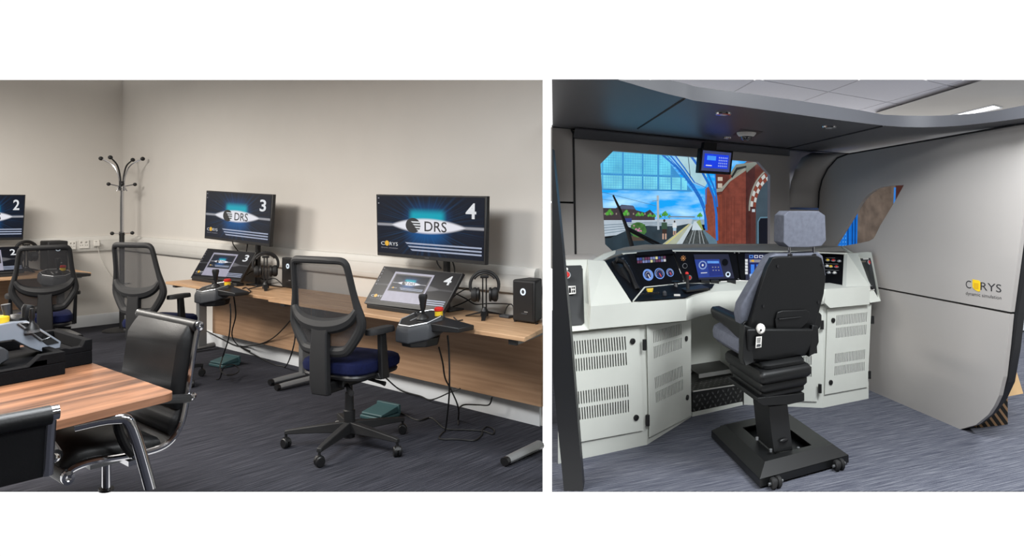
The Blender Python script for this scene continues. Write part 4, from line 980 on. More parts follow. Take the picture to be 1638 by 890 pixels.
def sky_mat():
    m, t_, b = nt('view_sky'); N = t_.nodes; tc = N.new('ShaderNodeTexCoord'); mp = N.new('ShaderNodeMapping'); mp.inputs['Scale'].default_value = (1.2, 1.2, 5)
    n = N.new('ShaderNodeTexNoise'); n.inputs['Scale'].default_value = 1.6; n.inputs['Detail'].default_value = 5; r = N.new('ShaderNodeValToRGB'); e = r.color_ramp.elements
    e[0].position = .45; e[0].color = lin((12, 158, 240)); e[1].position = .68; e[1].color = lin((178, 226, 248))
    t_.links.new(tc.outputs['Object'], mp.inputs[0]); t_.links.new(mp.outputs[0], n.inputs[0]); t_.links.new(n.outputs[0], r.inputs[0]); t_.links.new(r.outputs[0], b.inputs['Emission Color'])
    b.inputs['Emission Strength'].default_value = 1.1; b.inputs['Base Color'].default_value = (.01, .01, .01, 1); MATS['view_22_168_242'] = m
sky_mat()
vp('sky', rc(-150, 1550, -40, 620), (22, 168, 242))
vp('roof_frame', [(-150, 20), (540, 80), (780, 380), (-150, 362)], (66, 150, 214))
cols = [(-140, -20), (-5, 62), (70, 222), (236, 378), (391, 500), (516, 606), (616, 684), (692, 735)]
for i, (a, b) in enumerate(cols):
    if i < 5 or i == 5: vp('roof_pane', [(a, 55+.06*a), (b, 55+.06*b), (b, 230+.035*b), (a, 230+.035*a)], (104, 205, 246), .95, .25, 5)
    vp('roof_pane', [(a, 244+.035*a), (b, 244+.035*b), (b, 353+.02*b), (a, 353+.02*a)], (120, 212, 247), .95, .25, 5)
mm = MB(); LAY[0] += 1
def gl(a, b, w_):
    a, b = Vector(a), Vector(b); d = (b-a).normalized(); n_ = Vector((-d.y, d.x))*w_/2
    P = [R.w(R.aty(*vw(*q), YV))+qn*.0002*LAY[0] for q in (a+n_, b+n_, b-n_, a-n_)]; mm.add(P, [(0, 1, 2, 3)])
for i in range(38):
    x = -140+i*19.5
    if x < 560: gl((x, 50+.06*x), (x, 350+.02*x), 2.2)
    elif x < 730: gl((x, 70+(x-520)*1.25), (x, 350+.02*x), 2.2)
for k in range(15):
    y = 60+k*20; gl((-140, y), (min(520+max(0, (y-80)*.8), 760), y+.045*600), 2.2)
part('roof_grid', mm, glow('view_glazing_bar', (74, 168, 226), .9), t, world=True, smooth=0)['kind'] = 'stuff'
vp('far_ground', rc(-150, 900, 600, 640), (150, 175, 190))
vp('roof_glass', [(630, 95), (850, 100), (900, 300), (872, 348), (780, 310), (700, 200)], (176, 216, 226))
vp('street', [(-150, 605), (780, 595), (760, 660), (-150, 760)], (186, 200, 212))
for k in range(4): vline('kerb', [(-100, 655+26*k), (500+40*k, 620+6*k)], 6, (120, 140, 155))
vp('terrace', [(-150, 505), (170, 510), (215, 485), (310, 492), (330, 525), (400, 545), (440, 522), (480, 560), (480, 605), (-150, 605)], (66, 56, 62))
vp('slate_roof', [(195, 515), (215, 482), (305, 490), (325, 520)], (84, 92, 116))
for x, y, r_ in ((120, 545, 34), (250, 550, 32), (345, 560, 22), (375, 560, 20), (437, 565, 20), (470, 570, 18), (515, 575, 18), (555, 555, 28), (590, 575, 16), (830, 565, 24)):
    for dx, dy, f_ in ((0, 0, .6), (-.5, .25, .42), (.5, .2, .42), (.1, -.4, .4)):
        vp('tree', [(x+dx*r_+r_*f_*math.cos(q)*(1+.25*math.sin(5*q+x)), y+dy*r_+r_*f_*math.sin(q)*(1+.25*math.sin(4*q))) for q in [2*math.pi*i/14 for i in range(14)]], (58, 132, 48) if f_ > .5 else (84, 164, 60), .9, .4, 8)
    vline('tree_trunk', [(x, y+r_*.5), (x, y+r_*1.2)], 3, (60, 52, 44))
for k in range(12): vp('window_light', rc(-60+45*k, -50+45*k, 548+.0*k, 562), (150, 140, 128))
vp('bridge', [(580, 572), (790, 575), (790, 585), (580, 582)], (120, 140, 160)); vp('van', rc(232, 290, 590, 622), (52, 66, 132))
vline('wire', [(-60, 380), (80, 388), (480, 492)], 3, (70, 110, 150)); vline('wire', [(60, 440), (150, 450)], 3, (70, 110, 150))
vp('platform', [(-150, 770), (120, 745), (330, 650), (640, 652), (745, 632), (540, 800), (420, 900), (-150, 900)], (42, 58, 68), .9, .2)
vp('platform_edge', [(742, 634), (760, 634), (640, 800), (525, 800)], (176, 182, 160)); vp('yellow_line', [(740, 637), (747, 637), (560, 800), (545, 800)], (214, 206, 120))
vp('platform_wall', [(760, 632), (772, 640), (680, 810), (630, 810)], (196, 208, 214))
vp('bright_track', [(772, 640), (782, 614), (812, 612), (860, 690), (762, 690)], (206, 222, 232)); vp('green_bank', [(800, 618), (830, 600), (858, 690), (850, 690)], (150, 170, 96))
vp('ballast', [(760, 684), (852, 684), (910, 810), (680, 810)], (70, 76, 76), .9, .4, 60)
for a, b in (((778, 684), (735, 810)), ((792, 684), (770, 810)), ((820, 684), (832, 810)), ((834, 684), (866, 810))): vline('rail', [a, b], 5, (166, 174, 178))
vp('side_kerb', [(850, 690), (870, 680), (960, 760), (1010, 800), (905, 800)], (96, 124, 140))
vp('brick_pier', [(870, 360), (905, 330), (950, 420), (960, 765), (870, 690)], (146, 78, 58), .8, .2, 30)
vp('brick_wall', [(945, 230), (1060, 240), (1200, 140), (1550, 140), (1550, 900), (1010, 900), (960, 765)], (104, 54, 44), .75, .25, 25)
vp('red_pilaster', [(1060, 250), (1190, 190), (1190, 900), (1060, 900)], (134, 70, 56), .8, .2, 20); vp('dark_pilaster', rc(1190, 1262, 180, 900), (78, 42, 38), .8, .2, 20)
vp('red_pilaster', [(1002, 390), (1060, 320), (1060, 900), (1002, 900)], (126, 64, 50), .8, .2, 20); vp('red_pilaster', [(962, 410), (1000, 400), (1000, 900), (962, 780)], (140, 70, 52), .8, .2, 20)
for x in (985, 1018, 1040, 1075, 1100, 1160): vline('brick_shadow', [(x, 420), (x-2, 790)], 3, (92, 46, 38))
for k in range(16): vline('brick_course', [(1062, 300+30*k), (1190, 296+31*k)], 1.6, (112, 58, 48))
vp('cornice', [(955, 385), (1000, 378), (1062, 300), (1185, 215), (1195, 180), (1110, 240), (1050, 290), (990, 352), (955, 358)], (150, 152, 142)); vp('cornice', [(1060, 240), (1110, 165), (1300, 140), (1240, 190), (1195, 230), (1180, 190), (1085, 260)], (124, 130, 120))
vp('cornice_shadow', [(1070, 262), (1112, 190), (1190, 175), (1192, 190), (1120, 210), (1080, 272)], (40, 40, 38))
vp('white_capital', rc(965, 1003, 265, 295), (200, 186, 170)); vp('white_capital', rc(965, 1000, 315, 350), (200, 186, 170))
# the arch on the right
cx_, cy_ = 1440, 520
arc = lambda r0, a0, a1, n=16: [(cx_+r0*math.cos(math.radians(a0+(a1-a0)*i/n))*.92, cy_-r0*math.sin(math.radians(a0+(a1-a0)*i/n))*1.35) for i in range(n+1)]
vp('arch_opening', [(1265, 900)]+arc(190, 180, 90)+[(1550, 900)], (70, 86, 96), .8)
for k in range(11):
    a0, a1 = 176-8*k, 176-8*(k+1)
    for r0, r1, ph in ((192, 212, 0), (216, 238, 1)):
        vp('voussoir', arc(r0, a0, a1, 2)+arc(r1, a1, a0, 2), (206, 208, 204) if (k+ph) % 2 else (138, 70, 52), .85)
vline('arch_moulding', arc(248, 182, 90), 12, (150, 150, 140))
vp('arch_pier', rc(1222, 1258, 520, 900), (84, 46, 40)); vp('lamp', rc(1232, 1256, 518, 540), (190, 205, 214))
vp('doorway', [(1286, 900), (1286, 620), (1300, 592), (1550, 588), (1550, 900)], (18, 17, 22)); vline('doorway_trim', [(1280, 800), (1280, 615), (1298, 584), (1400, 580)], 9, (96, 132, 152))
for pts, w_ in (([(520, 85), (640, 190), (700, 262), (760, 340), (815, 430), (852, 520), (868, 600), (874, 685)], 15), ([(585, 92), (690, 215), (770, 330), (830, 430), (862, 510)], 12), ([(555, 88), (670, 210), (760, 330), (822, 430)], 6), ([(625, 95), (700, 195), (780, 310)], 10),
                ([(750, 100), (830, 210), (890, 320), (930, 420), (950, 560), (956, 765)], 18), ([(800, 105), (880, 230), (925, 330), (950, 410), (958, 500)], 12), ([(780, 308), (872, 350), (868, 480)], 6), ([(842, 470), (858, 560), (862, 670)], 10), ([(940, 230), (948, 400)], 8)):
    vline('blue_steel_rib', pts, w_, (32, 112, 208))
for k in range(16):
    f_ = k/16; a = Vector((530, 95)).lerp(Vector((830, 440)), f_); vline('lattice', [tuple(a), tuple(a+Vector((32, 4)))], 4, (52, 128, 214))
for k in range(8):
    a = Vector((780, 130)).lerp(Vector((930, 400)), k/8); vline('lattice', [tuple(a), tuple(a+Vector((30, 6)))], 4, (52, 128, 214))
vline('cable_pole', [(725, 100), (742, 270)], 5, (40, 50, 80)); vline('mast', [(485, 410), (490, 680)], 17, (176, 188, 198)); vline('mast_arm', [(440, 455), (490, 448)], 4, (120, 140, 160))
vp('flower_tub', [(255, 730), (395, 725), (380, 765), (270, 768)], (84, 70, 58)); 
vp('shrub', [(330+66*math.cos(q)*(1+.1*math.sin(7*q)), 680+60*math.sin(q)) for q in [2*math.pi*i/18 for i in range(18)]], (70, 118, 58), .9, .5, 30)
for k in range(14):
    q = random.random()*6.28; r_ = 50*random.random(); vp('blossom', [(330+r_*math.cos(q)+7*math.cos(a), 682+r_*math.sin(q)+6*math.sin(a)) for a in (0, 1.2, 2.5, 3.7, 5)], (206, 128, 170))
def fig(x, y, s, shirt, legs, skin=(196, 160, 140)):
    vp('traveller_head', [(x+9*s*math.cos(a), y-62*s+12*s*math.sin(a)) for a in [2*math.pi*i/10 for i in range(10)]], (58, 44, 38)); vp('traveller_shirt', [(x-22*s, y-48*s), (x+20*s, y-48*s), (x+24*s, y+5*s), (x-22*s, y+5*s)], shirt)
    vp('traveller_shorts', [(x-18*s, y+5*s), (x+20*s, y+5*s), (x+18*s, y+40*s), (x-16*s, y+40*s)], legs)
    for d in (-10, 11): vp('traveller_leg', rc(x+d*s-6*s, x+d*s+6*s, y+40*s, y+85*s), skin)
fig(535, 670, 1, (56, 84, 66), (58, 42, 36)); fig(615, 660, .72, (220, 226, 230), (176, 206, 226))
# wiper just outside the glass
tt = thing('wiper', 'black windscreen wiper resting across the lower part of the opening', 'wiper', wy(1010, 398, YB+.07), R.ang)
W_ = lambda x, y, o=.07: wy(*vw(x, y), YB+o)
part('blade', MB().tube([W_(152, 408), W_(205, 520), W_(268, 690), W_(305, 830)], [.007, .011, .016, .018], 8), M_black, tt, world=True)
part('arm', MB().tube([W_(258, 665), W_(400, 735), W_(560, 815)], [.014, .012, .01], 8), M_black, tt, world=True)
part('link', MB().tube([W_(280, 690), W_(420, 765), W_(550, 835)], .007, 8), M_black, tt, world=True)
# --- view beyond the side window
t = thing('side_screen', 'side screen showing stone wall and blue girders beyond the cab', 'screen', wx(1390, 420, XS+.3), math.atan2(R.ey.y, R.ey.x))
XV = XS+.3
svx = lambda pts, off=0: [wx(*p, XV)-sn*off for p in pts]
def sp_(name, pts, rgb, off, var=.1, sc=12, k=.8): return part(name, MB().plate(svx(pts, off), sn*.0005), glow('side_'+name, rgb, k, var, sc), t, world=True, smooth=0)
part('screen_sheet', MB().plate(svx([(1300, 260), (1480, 250), (1480, 430), (1300, 430)]), sn*.02), M_dark_e, t, world=True, smooth=0)
sp_('stone_wall', [(1300, 262), (1478, 252), (1478, 420), (1300, 420)], (118, 104, 92), .002, .35, 9, .7)
sp_('blue_girder', [(1300, 280), (1374, 280), (1371, 420), (1300, 420)], (24, 118, 220), .004, .1)
for i, x in enumerate((1357, 1364, 1368.5)): sp_('girder_shadow', [(x, 280), (x+2, 280), (x+1, 420), (x-1, 420)], (14, 66, 140), .006)
mm = MB()
for x in (1344, 1349, 1353):
    for k in range(9): p_ = [(x+(k-4)*.0, 350+k*6), (x+1, 350+k*6), (x+1, 352.5+k*6), (x, 352.5+k*6)]; mm.plate(svx(p_, .006), sn*.0004)
part('rivets', mm, glow('side_rivet', (110, 180, 240), .9), t, world=True, smooth=0)['kind'] = 'stuff'
sp_('stone_edge', [(1434, 256), (1478, 252), (1478, 420), (1431, 420)], (92, 52, 42), .004, .2, 9, .5); sp_('blue_sliver', [(1431, 300), (1434, 300), (1433, 330), (1430, 330)], (60, 140, 230), .006)
# --- driving console
con = thing('driving_console', 'cream wraparound driving console with black instrument panels', 'console', R.w((1.2, .4, 0)), R.ang)
def inx(p):
    """nothing of the console reaches through the side wall"""
    return p if R.aty(*p).x < XS-.035 else (p[0], p[1], R.atx(p[0], p[1], XS-.035).y)
def cpart(name, pts, th, m, par=con, **k):
    """a plate from (px, py, depth in the cab) corners, thickened away from the eye"""
    P = [wy(*inx(p)) for p in pts]; return part(name, MB().plate(P, R.ey*th), m, par, world=True, smooth=0, **k)
q1 = R.atz(1034.7, 712, 0); q2 = R.atz(1105.4, 667.7, 0); q5 = R.atz(1316, 653, 0); q6 = R.atz(1389.4, 638, 0); q4 = R.atz(1190, 648, 0)
xl_ = R.aty(893, 740, 0).x
ZC = .75
def cab_box(name, plan, z0, z1, fronts):
    """a hollow sheet steel pedestal, open behind its doors"""
    n = len(plan); vs = [(x, y, z0) for x, y in plan]+[(x, y, z1) for x, y in plan]
    return part(name, MB().add(vs, [(i, (i+1) % n, (i+1) % n+n, i+n) for i in range(n) if i not in fronts]+[tuple(range(n))[::-1], tuple(range(n, 2*n))]), M_cream, con, R, smooth=0)
cab_box('pedestal', [(xl_, 0), (q1.x, q1.y), (q2.x, q2.y), (q2.x, .96), (xl_+.25, .96)], 0, ZC, (0, 1))
cab_box('pedestal', [(q4.x, q4.y), (q5.x, q5.y), (q6.x, q6.y), (q6.x, .96), (q4.x, .96)], 0, ZC, (0, 1))
part('knee_panel', MB().box(q2.x, q4.x, .8, .83, 0, .95), M_cream, con, R, smooth=0)
# doors with ventilation slots
M_lock = mat('black_lock', (16, 16, 17), .5)
class Face:
    def __init__(s, p0, p1):
        s.p = R.w((p0.x, p0.y, 0)); d = R.w((p1.x, p1.y, 0))-s.p; s.n = Vector((d.y, -d.x, 0)).normalized()
        if s.n.dot(EYE-s.p) < 0: s.n = -s.n
        e = s.p+d; up_ = Vector((0, 0, ZC)); s.outline = [s.p, e, e+up_, s.p+up_]; s.xmax = PX+F*e.x/e.y-.8
    def at(s, px, py, off=0): return onp(px, py, s.p, s.n, off)
def door(face, outline, vents, locks, hinges, n):
    holes = []
    for tl, tr, br, bl in vents:
        for k in range(n):
            f0 = (k+.22)/n; f1 = (k+.66)/n
            P = [(tl[0]+(tr[0]-tl[0])*f, tl[1]+(tr[1]-tl[1])*f) for f in (f0, f1)]+[(bl[0]+(br[0]-bl[0])*f, bl[1]+(br[1]-bl[1])*f) for f in (f1, f0)]
            holes.append([face.at(*p, .012) for p in P])
    d = part('door', MB().punched([face.at(*p, .012) for p in outline], -face.n*.003, holes), M_cream, con, world=True, smooth=0)
    cx, cy = sum(p[0] for p in outline)/4, sum(p[1] for p in outline)/4
    hole = [face.at(min(cx+(p[0]-cx)*.95, face.xmax), cy+(p[1]-cy)*.95) for p in outline]
    part('door_frame', MB().plate(face.outline, -face.n*.003, [hole]), M_cream, con, world=True, smooth=0)
    for px, py in locks:
        c_ = face.at(px, py, .012); part('lock', MB().lathe([(.018, 0), (.018, .008), (.012, .01), (0, .01)], c_, 14, face.n), M_lock, d, world=True)
    for px, py, hh in hinges:
        a, b = face.at(px, py-hh/2, .012), face.at(px, py+hh/2, .012); part('hinge', MB().cyl(a, b, .013, n=10), M_lock, d, world=True)
    return d
A5 = lambda *p: [(900+x/3.56, 490+y/3.56) for x, y in p]
A6 = lambda *p: [(1280+x/4.45, 470+y/4.45) for x, y in p]
f1, f2, f3, f4 = Face(Vector((0, 0, 0)), q6), Face(q1, q2), Face(q5, q6), Face(q4, q5)
f1 = Face(Vector((xl_, 0, 0)), q1)
door(f1, [(898, 536), (1022.8, 522), (1029, 689), (898, 713)], [A5((30, 203), (362, 172), (368, 248), (36, 281)), A5((40, 304), (368, 264), (372, 335), (44, 377)), A5((53, 492), (378, 445), (381, 515), (58, 565)), A5((60, 585), (382, 533), (383, 603), (65, 655))], A5((397, 200), (417, 635)), [], 22)
door(f2, [(1034.8, 521), (1104, 514), (1106, 665.5), (1039, 700)], [A5((513, 145), (678, 97), (680, 160), (516, 212)), A5((517, 232), (681, 178), (681, 240), (520, 300)), A5((523, 408), (684, 338), (686, 400), (527, 472)), A5((528, 492), (687, 415), (688, 478), (532, 553))], A5((702, 185), (708, 520)), [(1031, 552, 17), (1036, 673, 17)], 18)
door(f3, [(1323.8, 494.7), (1394, 487), (1388, 619.4), (1319.3, 631.8)], [A6((258, 155), (480, 132), (475, 200), (255, 228)), A6((255, 245), (475, 220), (472, 290), (252, 318)), A6((247, 428), (465, 397), (463, 465), (245, 498)), A6((245, 518), (462, 485), (460, 548), (242, 585))], A6((232, 190), (215, 632)), [(1315, 520, 14), (1311.5, 622, 14), (1395.5, 512, 12), (1390.5, 600, 12)], 20)
door(f4, [(1215, 500), (1309, 497), (1307, 643), (1215, 640)], [[(1250, 574), (1299, 569), (1299, 584), (1250, 588)], [(1250, 591), (1299, 587), (1299, 603), (1250, 606)]], [], [], 20)
# skirt and fascia
skl = [wy(945, 490.4, -.05), wy(1098, 479.4, -.05), wy(1098, 513, -.05), wy(943, 527.5, -.05)]
part('left_skirt', MB().plate(skl, R.ey*.3), M_cream, con, world=True, smooth=0)
skr = [wy(1319.7, 463, -.05), wy(1391, 458, -.05), wy(1391, 487, -.05), wy(1328, 493, -.05), wy(1315, 481, -.05)]
part('right_skirt', MB().plate(skr, R.ey*.3), M_cream, con, world=True, smooth=0)
top_c = [(1098, 479.4, -.05), (1106, 475.5, .06), (1115.7, 472, .14), (1130, 468.5, .2), (1150, 466, .24), (1200, 463.8, .27), (1260, 463, .24), (1300, 463, .1), (1319.7, 463, -.05)]
bot_c = [(1098, 513, -.05), (1106, 510, .06), (1115.7, 506.5, .14), (1130, 503, .2), (1150, 500, .24), (1200, 496, .27), (1260, 494, .24), (1300, 493, .1), (1317, 486, -.05)]
vs = []
for a, b in zip(top_c, bot_c): vs += [wy(*a), wy(*b)]
o = part('knee_skirt', MB().add(vs, [(2*i, 2*i+2, 2*i+3, 2*i+1) for i in range(len(top_c)-1)]), M_cream, con, world=True, smooth=50); sm = o.modifiers.new('s', 'SOLIDIFY'); sm.thickness = .02; sm.offset = 0
dk = [(1010.6, 484.5, -.03)]+top_c+[(1352, 461, .05), (1300, 454, .42), (1184, 449.5, .46), (1098, 454, .42), (1030, 462, .2)]
P = [wy(*p) for p in dk]; zt_ = sum(p.z for p in P)/len(P)
part('desk_top', MB().plate(P, (0, 0, -.012)), M_cream, con, world=True, smooth=0)
cpart('left_cheek', [(939.8, 416, .33), (967.6, 418, .4), (1010.6, 484.5, -.02), (945, 490.4, -.05)], .05, M_cream)
cpart('right_cheek', [(1355.5, 405.6, .42), (1372, 406, .33), (1391, 458, -.05), (1353.4, 461.6, -.02)], .05, M_cream)
cpart('left_rail', [(950, 416, .42), (968, 406, .6), (985, 401, .75), (984, 406, .72), (968, 415, .5), (960, 418, .42)], .03, M_cream)
cpart('right_rail', [(1344, 394.5, .8), (1349, 395, .75), (1366, 405, .45), (1360, 405.5, .45), (1346, 398.5, .7)], .03, M_cream)
ledge = [(984, 401, .93), (1000, 396, .95), (1033, 391.5, .96), (1100, 390.5, .97), (1260, 390.5, .97), (1345, 394.5, .97), (1350, 402, .72), (1260, 402.4, .74), (1178, 401.5, .74), (1073.5, 401, .72), (996.6, 406, .68), (975, 411, .6)]
ledge = [inx(p) for p in ledge]
cpart('rear_ledge', ledge, .02, mat('grey_ledge', (118, 117, 114), .5))
cpart('ledge_lip', [(996, 405.5, .665), (1073.5, 400.6, .705), (1260, 401.8, .725), (1356, 405, .7), (1356, 407, .69), (1260, 403.8, .71), (1073.5, 402.6, .69), (997, 407.6, .655)], .03, M_cream)
bd = [(891, 408, .75), (950, 407, .75), (962, 418, .45), (940, 417, .33), (891, 417.5, .33)]
cpart('left_shelf', bd, .03, M_panel)
# left and right wings with their side plates
def wing(fr_pts, in_pts, name):
    w = cpart(name, fr_pts, .06, M_cream); P = [wy(*inx(p)) for p in in_pts]
    part('side_plate', MB().plate([p-R.ey*.003 for p in P], R.ey*.002), mat('charcoal_side_plate', (52, 53, 54), .5), w, world=True, smooth=0); return w
wl2 = wing([(890, 417, .33), (939, 416, .33), (943, 528, -.045), (897, 532, -.045)], [(893, 425.5, .3), (929, 424.5, .302), (932, 428, .29), (934.5, 517, -.01), (931, 520, -.02), (899, 522.5, -.02)], 'left_wing')
wr2 = wing([(1372, 406, .33), (1394, 404, .33), (1408.8, 482, -.045), (1392, 484.6, -.045)], [(1374, 411, .31), (1392, 410, .312), (1404, 477.5, -.02), (1392.8, 479, -.02), (1389, 451.5, .09)], 'right_wing')
def button(px, py, y, rr, m, par, h=.014, rim=True):
    p_ = wy(*inx((px, py, y))); ax = (EYE-p_).normalized(); ax = Vector((-R.ey.x, -R.ey.y, .6)).normalized()
    b_ = part('push_button', MB().lathe([(rr, 0), (rr, h*.7), (rr*.8, h), (0, h)], p_, 14, ax), m, par, world=True)
    if rim: part('button_rim', MB().lathe([(rr*1.35, 0), (rr*1.3, h*.4), (rr*1.02, h*.4)], p_, 16, ax), M_silver, b_, world=True)
button(906, 440.5, .2, .02, M_red, wl2); button(905.5, 432, .26, .012, M_white_e if False else M_sock, wl2, rim=False)
button(1392, 420.5, .26, .018, M_red, wr2); button(1392.6, 436, .17, .014, M_sock, wr2); button(1394.5, 461, .04, .014, M_black, wr2)
fq = lambda pts: Quad(*[wy(*inx(p)) for p in pts])
lq = fq([(907, 459, .16), (920, 458.5, .16), (920.5, 471, .12), (907.5, 472.5, .12)])
lb = part('label_frame', lq.rect(0, 1, 0, 1, .006), M_sock, wl2, world=True, smooth=0)
for a, b, c_, d in ((.15, .4, .2, .85), (.5, .62, .15, .4), (.7, .9, .15, .4), (.5, .62, .55, .85), (.7, .9, .55, .85)): part('label_print', lq.rect(a, b, c_, d, .008), M_black, lb, world=True, smooth=0)
rq = fq([(1388, 451, .1), (1398, 450.5, .1), (1399.5, 465, .02), (1390, 466, .02)])
rb = part('label_frame', rq.rect(0, 1, 0, 1, .005), M_sock, wr2, world=True, smooth=0); part('label_print', rq.rect(.3, .8, .5, .95, .007), M_black, rb, world=True, smooth=0)
kq = fq([(1378, 418, .27), (1386, 417, .27), (1389, 434, .17), (1385, 434, .17)]); part('key_plate', kq.rect(0, 1, 0, 1, .005, .004), mat('brushed_plate', (150, 140, 130), .4, .5), wr2, world=True, smooth=0)
tq = fq([(1380, 413, .29), (1391, 412.5, .29), (1391.5, 415.5, .27), (1381, 416, .27)]); part('label_print', tq.rect(.1, .9, .1, .9, .005), M_sock, wr2, world=True, smooth=0)
# instrument panels
def panel(pts, name):
    P = [wy(*p) for p in pts]; return part(name, MB().plate(P, R.ey*.03), M_blk, con, world=True, smooth=0), Quad(*P) if len(P) == 4 else None
_a, _b, _c = [wy(*p) for p in ((1003, 407, .62), (1075, 402, .7), (1095, 453, .42))]
_n = (_b-_a).cross(_c-_a).normalized(); YG = R.l(onp(1030, 461.5, _a, _n)).y; print('YG', YG)
pa, _ = panel([(968, 418, .42), (985, 412, .53), (1003, 407, .62), (1030, 461.5, YG), (1012, 484, -.02)], 'handset_panel')
pb, qb = panel([(1003, 407, .62), (1075, 402, .7), (1095, 453, .42), (1030, 461.5, YG)], 'gauge_panel')
pc_, qc = panel([(1077, 402, .7), (1177, 403, .715), (1183, 448.5, .45), (1098, 453, .42)], 'radio_panel')
pd, qd = panel([(1179.5, 403, .715), (1298, 404, .7), (1299, 454, .42), (1185.5, 448.5, .45)], 'train_data_panel')
pe, qe = panel([(1300, 404, .7), (1355.5, 408.6, .45), (1352, 460.6, .03), (1301, 455, .4)], 'button_panel')
# rays meet a panel's own plane
class Pl:
    def __init__(s, pts): 
        a, b, c_ = [wy(*p) for p in pts]; s.p = a; s.n = (b-a).cross(c_-a).normalized()
        if s.n.dot(EYE-a) < 0: s.n = -s.n
    def at(s, px, py, off=.002): return onp(px, py, s.p, s.n, off)
    def poly(s, pts, off=.002, th=.001): return MB().plate([s.at(*p, off) for p in pts], s.n*th)
    def disc(s, px, py, rx, ry, off=.002, n=24, rot=0): return s.poly([(px+rx*math.cos(a)*math.cos(rot)-ry*math.sin(a)*math.sin(rot), py+rx*math.cos(a)*math.sin(rot)+ry*math.sin(a)*math.cos(rot)) for a in [2*math.pi*i/n for i in range(n)]], off)
p1 = Pl([(1003, 407, .62), (1075, 402, .7), (1095, 453, .42)]); p2 = Pl([(1077, 402, .7), (1177, 403, .715), (1183, 448.5, .45)]); p3 = Pl([(1179.5, 403, .715), (1298, 404, .7), (1185.5, 448.5, .45)]); p4 = Pl([(1300, 404, .7), (1355.5, 408.6, .45), (1352, 460.6, .03)])
p0 = Pl([(968, 418, .42), (1003, 407, .62), (1030, 461.5, YG)])
W1 = dict(world=True, smooth=0)
M_gb = glow('gauge_pale_blue', (120, 160, 235), .9); M_gd = glow('gauge_navy', (26, 34, 80), .9); M_gr = glow('gauge_red', (236, 90, 80), .9)
for px, py, rx, ry, big in ((1036.7, 440, 8, 9.6, 1), (1055, 438, 7.6, 9, 0), (1071.8, 436.3, 5.6, 6.8, 0)):
    g = part('gauge', p1.disc(px, py, rx, ry, .002, rot=-.5), M_gb, pb, **W1)
    part('gauge_face', p1.disc(px-.6*big, py-.2, rx*(.62 if big else .84), ry*(.66 if big else .84), .004, rot=-.5), M_gd, g, **W1)
    part('needle', p1.poly([(px-.8, py-.4), (px+.2, py-.9), (px+rx*.45, py+ry*.5), (px+rx*.3, py+ry*.55)], .006), M_gr if not big else M_white_e, g, **W1)
    for k in range(10):
        a = math.radians(150+24*k); x, y = px+rx*.68*math.cos(a)*(.7 if big else 1), py+ry*.68*math.sin(a)*(.7 if big else 1); part('tick', p1.poly([(x-.35, y-.4), (x+.35, y-.4), (x+.35, y+.4), (x-.35, y+.4)], .006), M_white_e, g, **W1)
cl = [glow('lamp_%d' % i, c_, .8) for i, c_ in enumerate(((96, 110, 170), (130, 140, 190), (110, 60, 90), (60, 80, 160), (236, 232, 170), (220, 222, 226), (90, 96, 110)))]
for i in range(2):
    for k in range(11):
        fa, fb_ = (k+.1)/11, (k+.9)/11; ya = 413-3*fa+i*4.7; x0, x1 = 1018.4+46.5*fa+i*.4, 1018.4+46.5*fb_+i*.4
        mi = 4 if (i, k) in ((0, 7), (1, 5)) else 5 if (i, k) == (1, 10) else (0, 1, 2, 3, 1, 2, 6)[(k*3+i*2) % 7]
        part('indicator_lamp', p1.poly([(x0, ya), (x1, ya-.25), (x1+.3, ya+3.6), (x0+.3, ya+3.9)], .002), cl[mi], pb, **W1)
part('lamp_hood', p1.poly([(1017, 407), (1073, 402.5), (1076, 409), (1017.5, 412)], .002, .02), M_blk, pb, **W1)
# handset in its cradle
hs = part('handset', MB().tube([p0.at(986, 416, .03), p0.at(998, 420, .04), p0.at(1008, 436, .045), p0.at(1014, 452, .04), p0.at(1019, 464, .03)], [.022, .016, .015, .016, .022], 10), M_black, pa, world=True)
part('cradle', p0.poly([(990, 432), (996, 428), (1011, 452), (1005, 456)], .004, .02), M_blackm, pa, **W1)
part('cradle_box', p0.poly([(978, 420), (988, 414), (1015, 468), (1006, 472)], .002, .012), M_black, pa, **W1)
for k in range(4): part('key', p0.disc(996+k*3, 414+k*4, 2.2, 1.8, .006, 10), M_char, pa, **W1)
# radio panel
part('dimmer_sun', p2.disc(1093, 413.5, 1.4, 1.6, .003, 10), mat('amber_print', (216, 150, 90), .6), pc_, **W1)
for k in range(8):
    a = math.radians(45*k); part('dimmer_ray', p2.poly([(1093+2.3*math.cos(a-.15), 413.5+2.5*math.sin(a-.15)), (1093+4.2*math.cos(a-.12), 413.5+4.4*math.sin(a-.12)), (1093+4.2*math.cos(a+.12), 413.5+4.4*math.sin(a+.12)), (1093+2.3*math.cos(a+.15), 413.5+2.5*math.sin(a+.15))], .003), mat('amber_print', (216, 150, 90), .6), pc_, **W1)
kn = part('rotary_knob', p2.disc(1095.5, 425.7, 4, 4.2, .003), M_silver, pc_, **W1); part('knob_cap', p2.disc(1095.8, 425.7, 3.2, 3.4, .005), M_blk, kn, **W1)
rd = part('red_button', p2.disc(1103, 444.5, 3.6, 4, .003), M_silver, pc_, **W1); part('button_cap', p2.disc(1103, 444.5, 2.4, 2.7, .008), M_red, rd, **W1)
sb = part('radio_bezel', p2.poly([(1109, 408.5), (1164.5, 408), (1174, 446.5), (1117.5, 448.5)], .003, .008), mat('slate_bezel', (40, 42, 62), .5), pc_, **W1)
s_ = part('radio_screen', p2.poly([(1111, 415.5), (1150.5, 415), (1157.5, 442.7), (1117.5, 444.5)], .0125), glow('radio_blue', (36, 62, 150), .9), pc_, **W1)
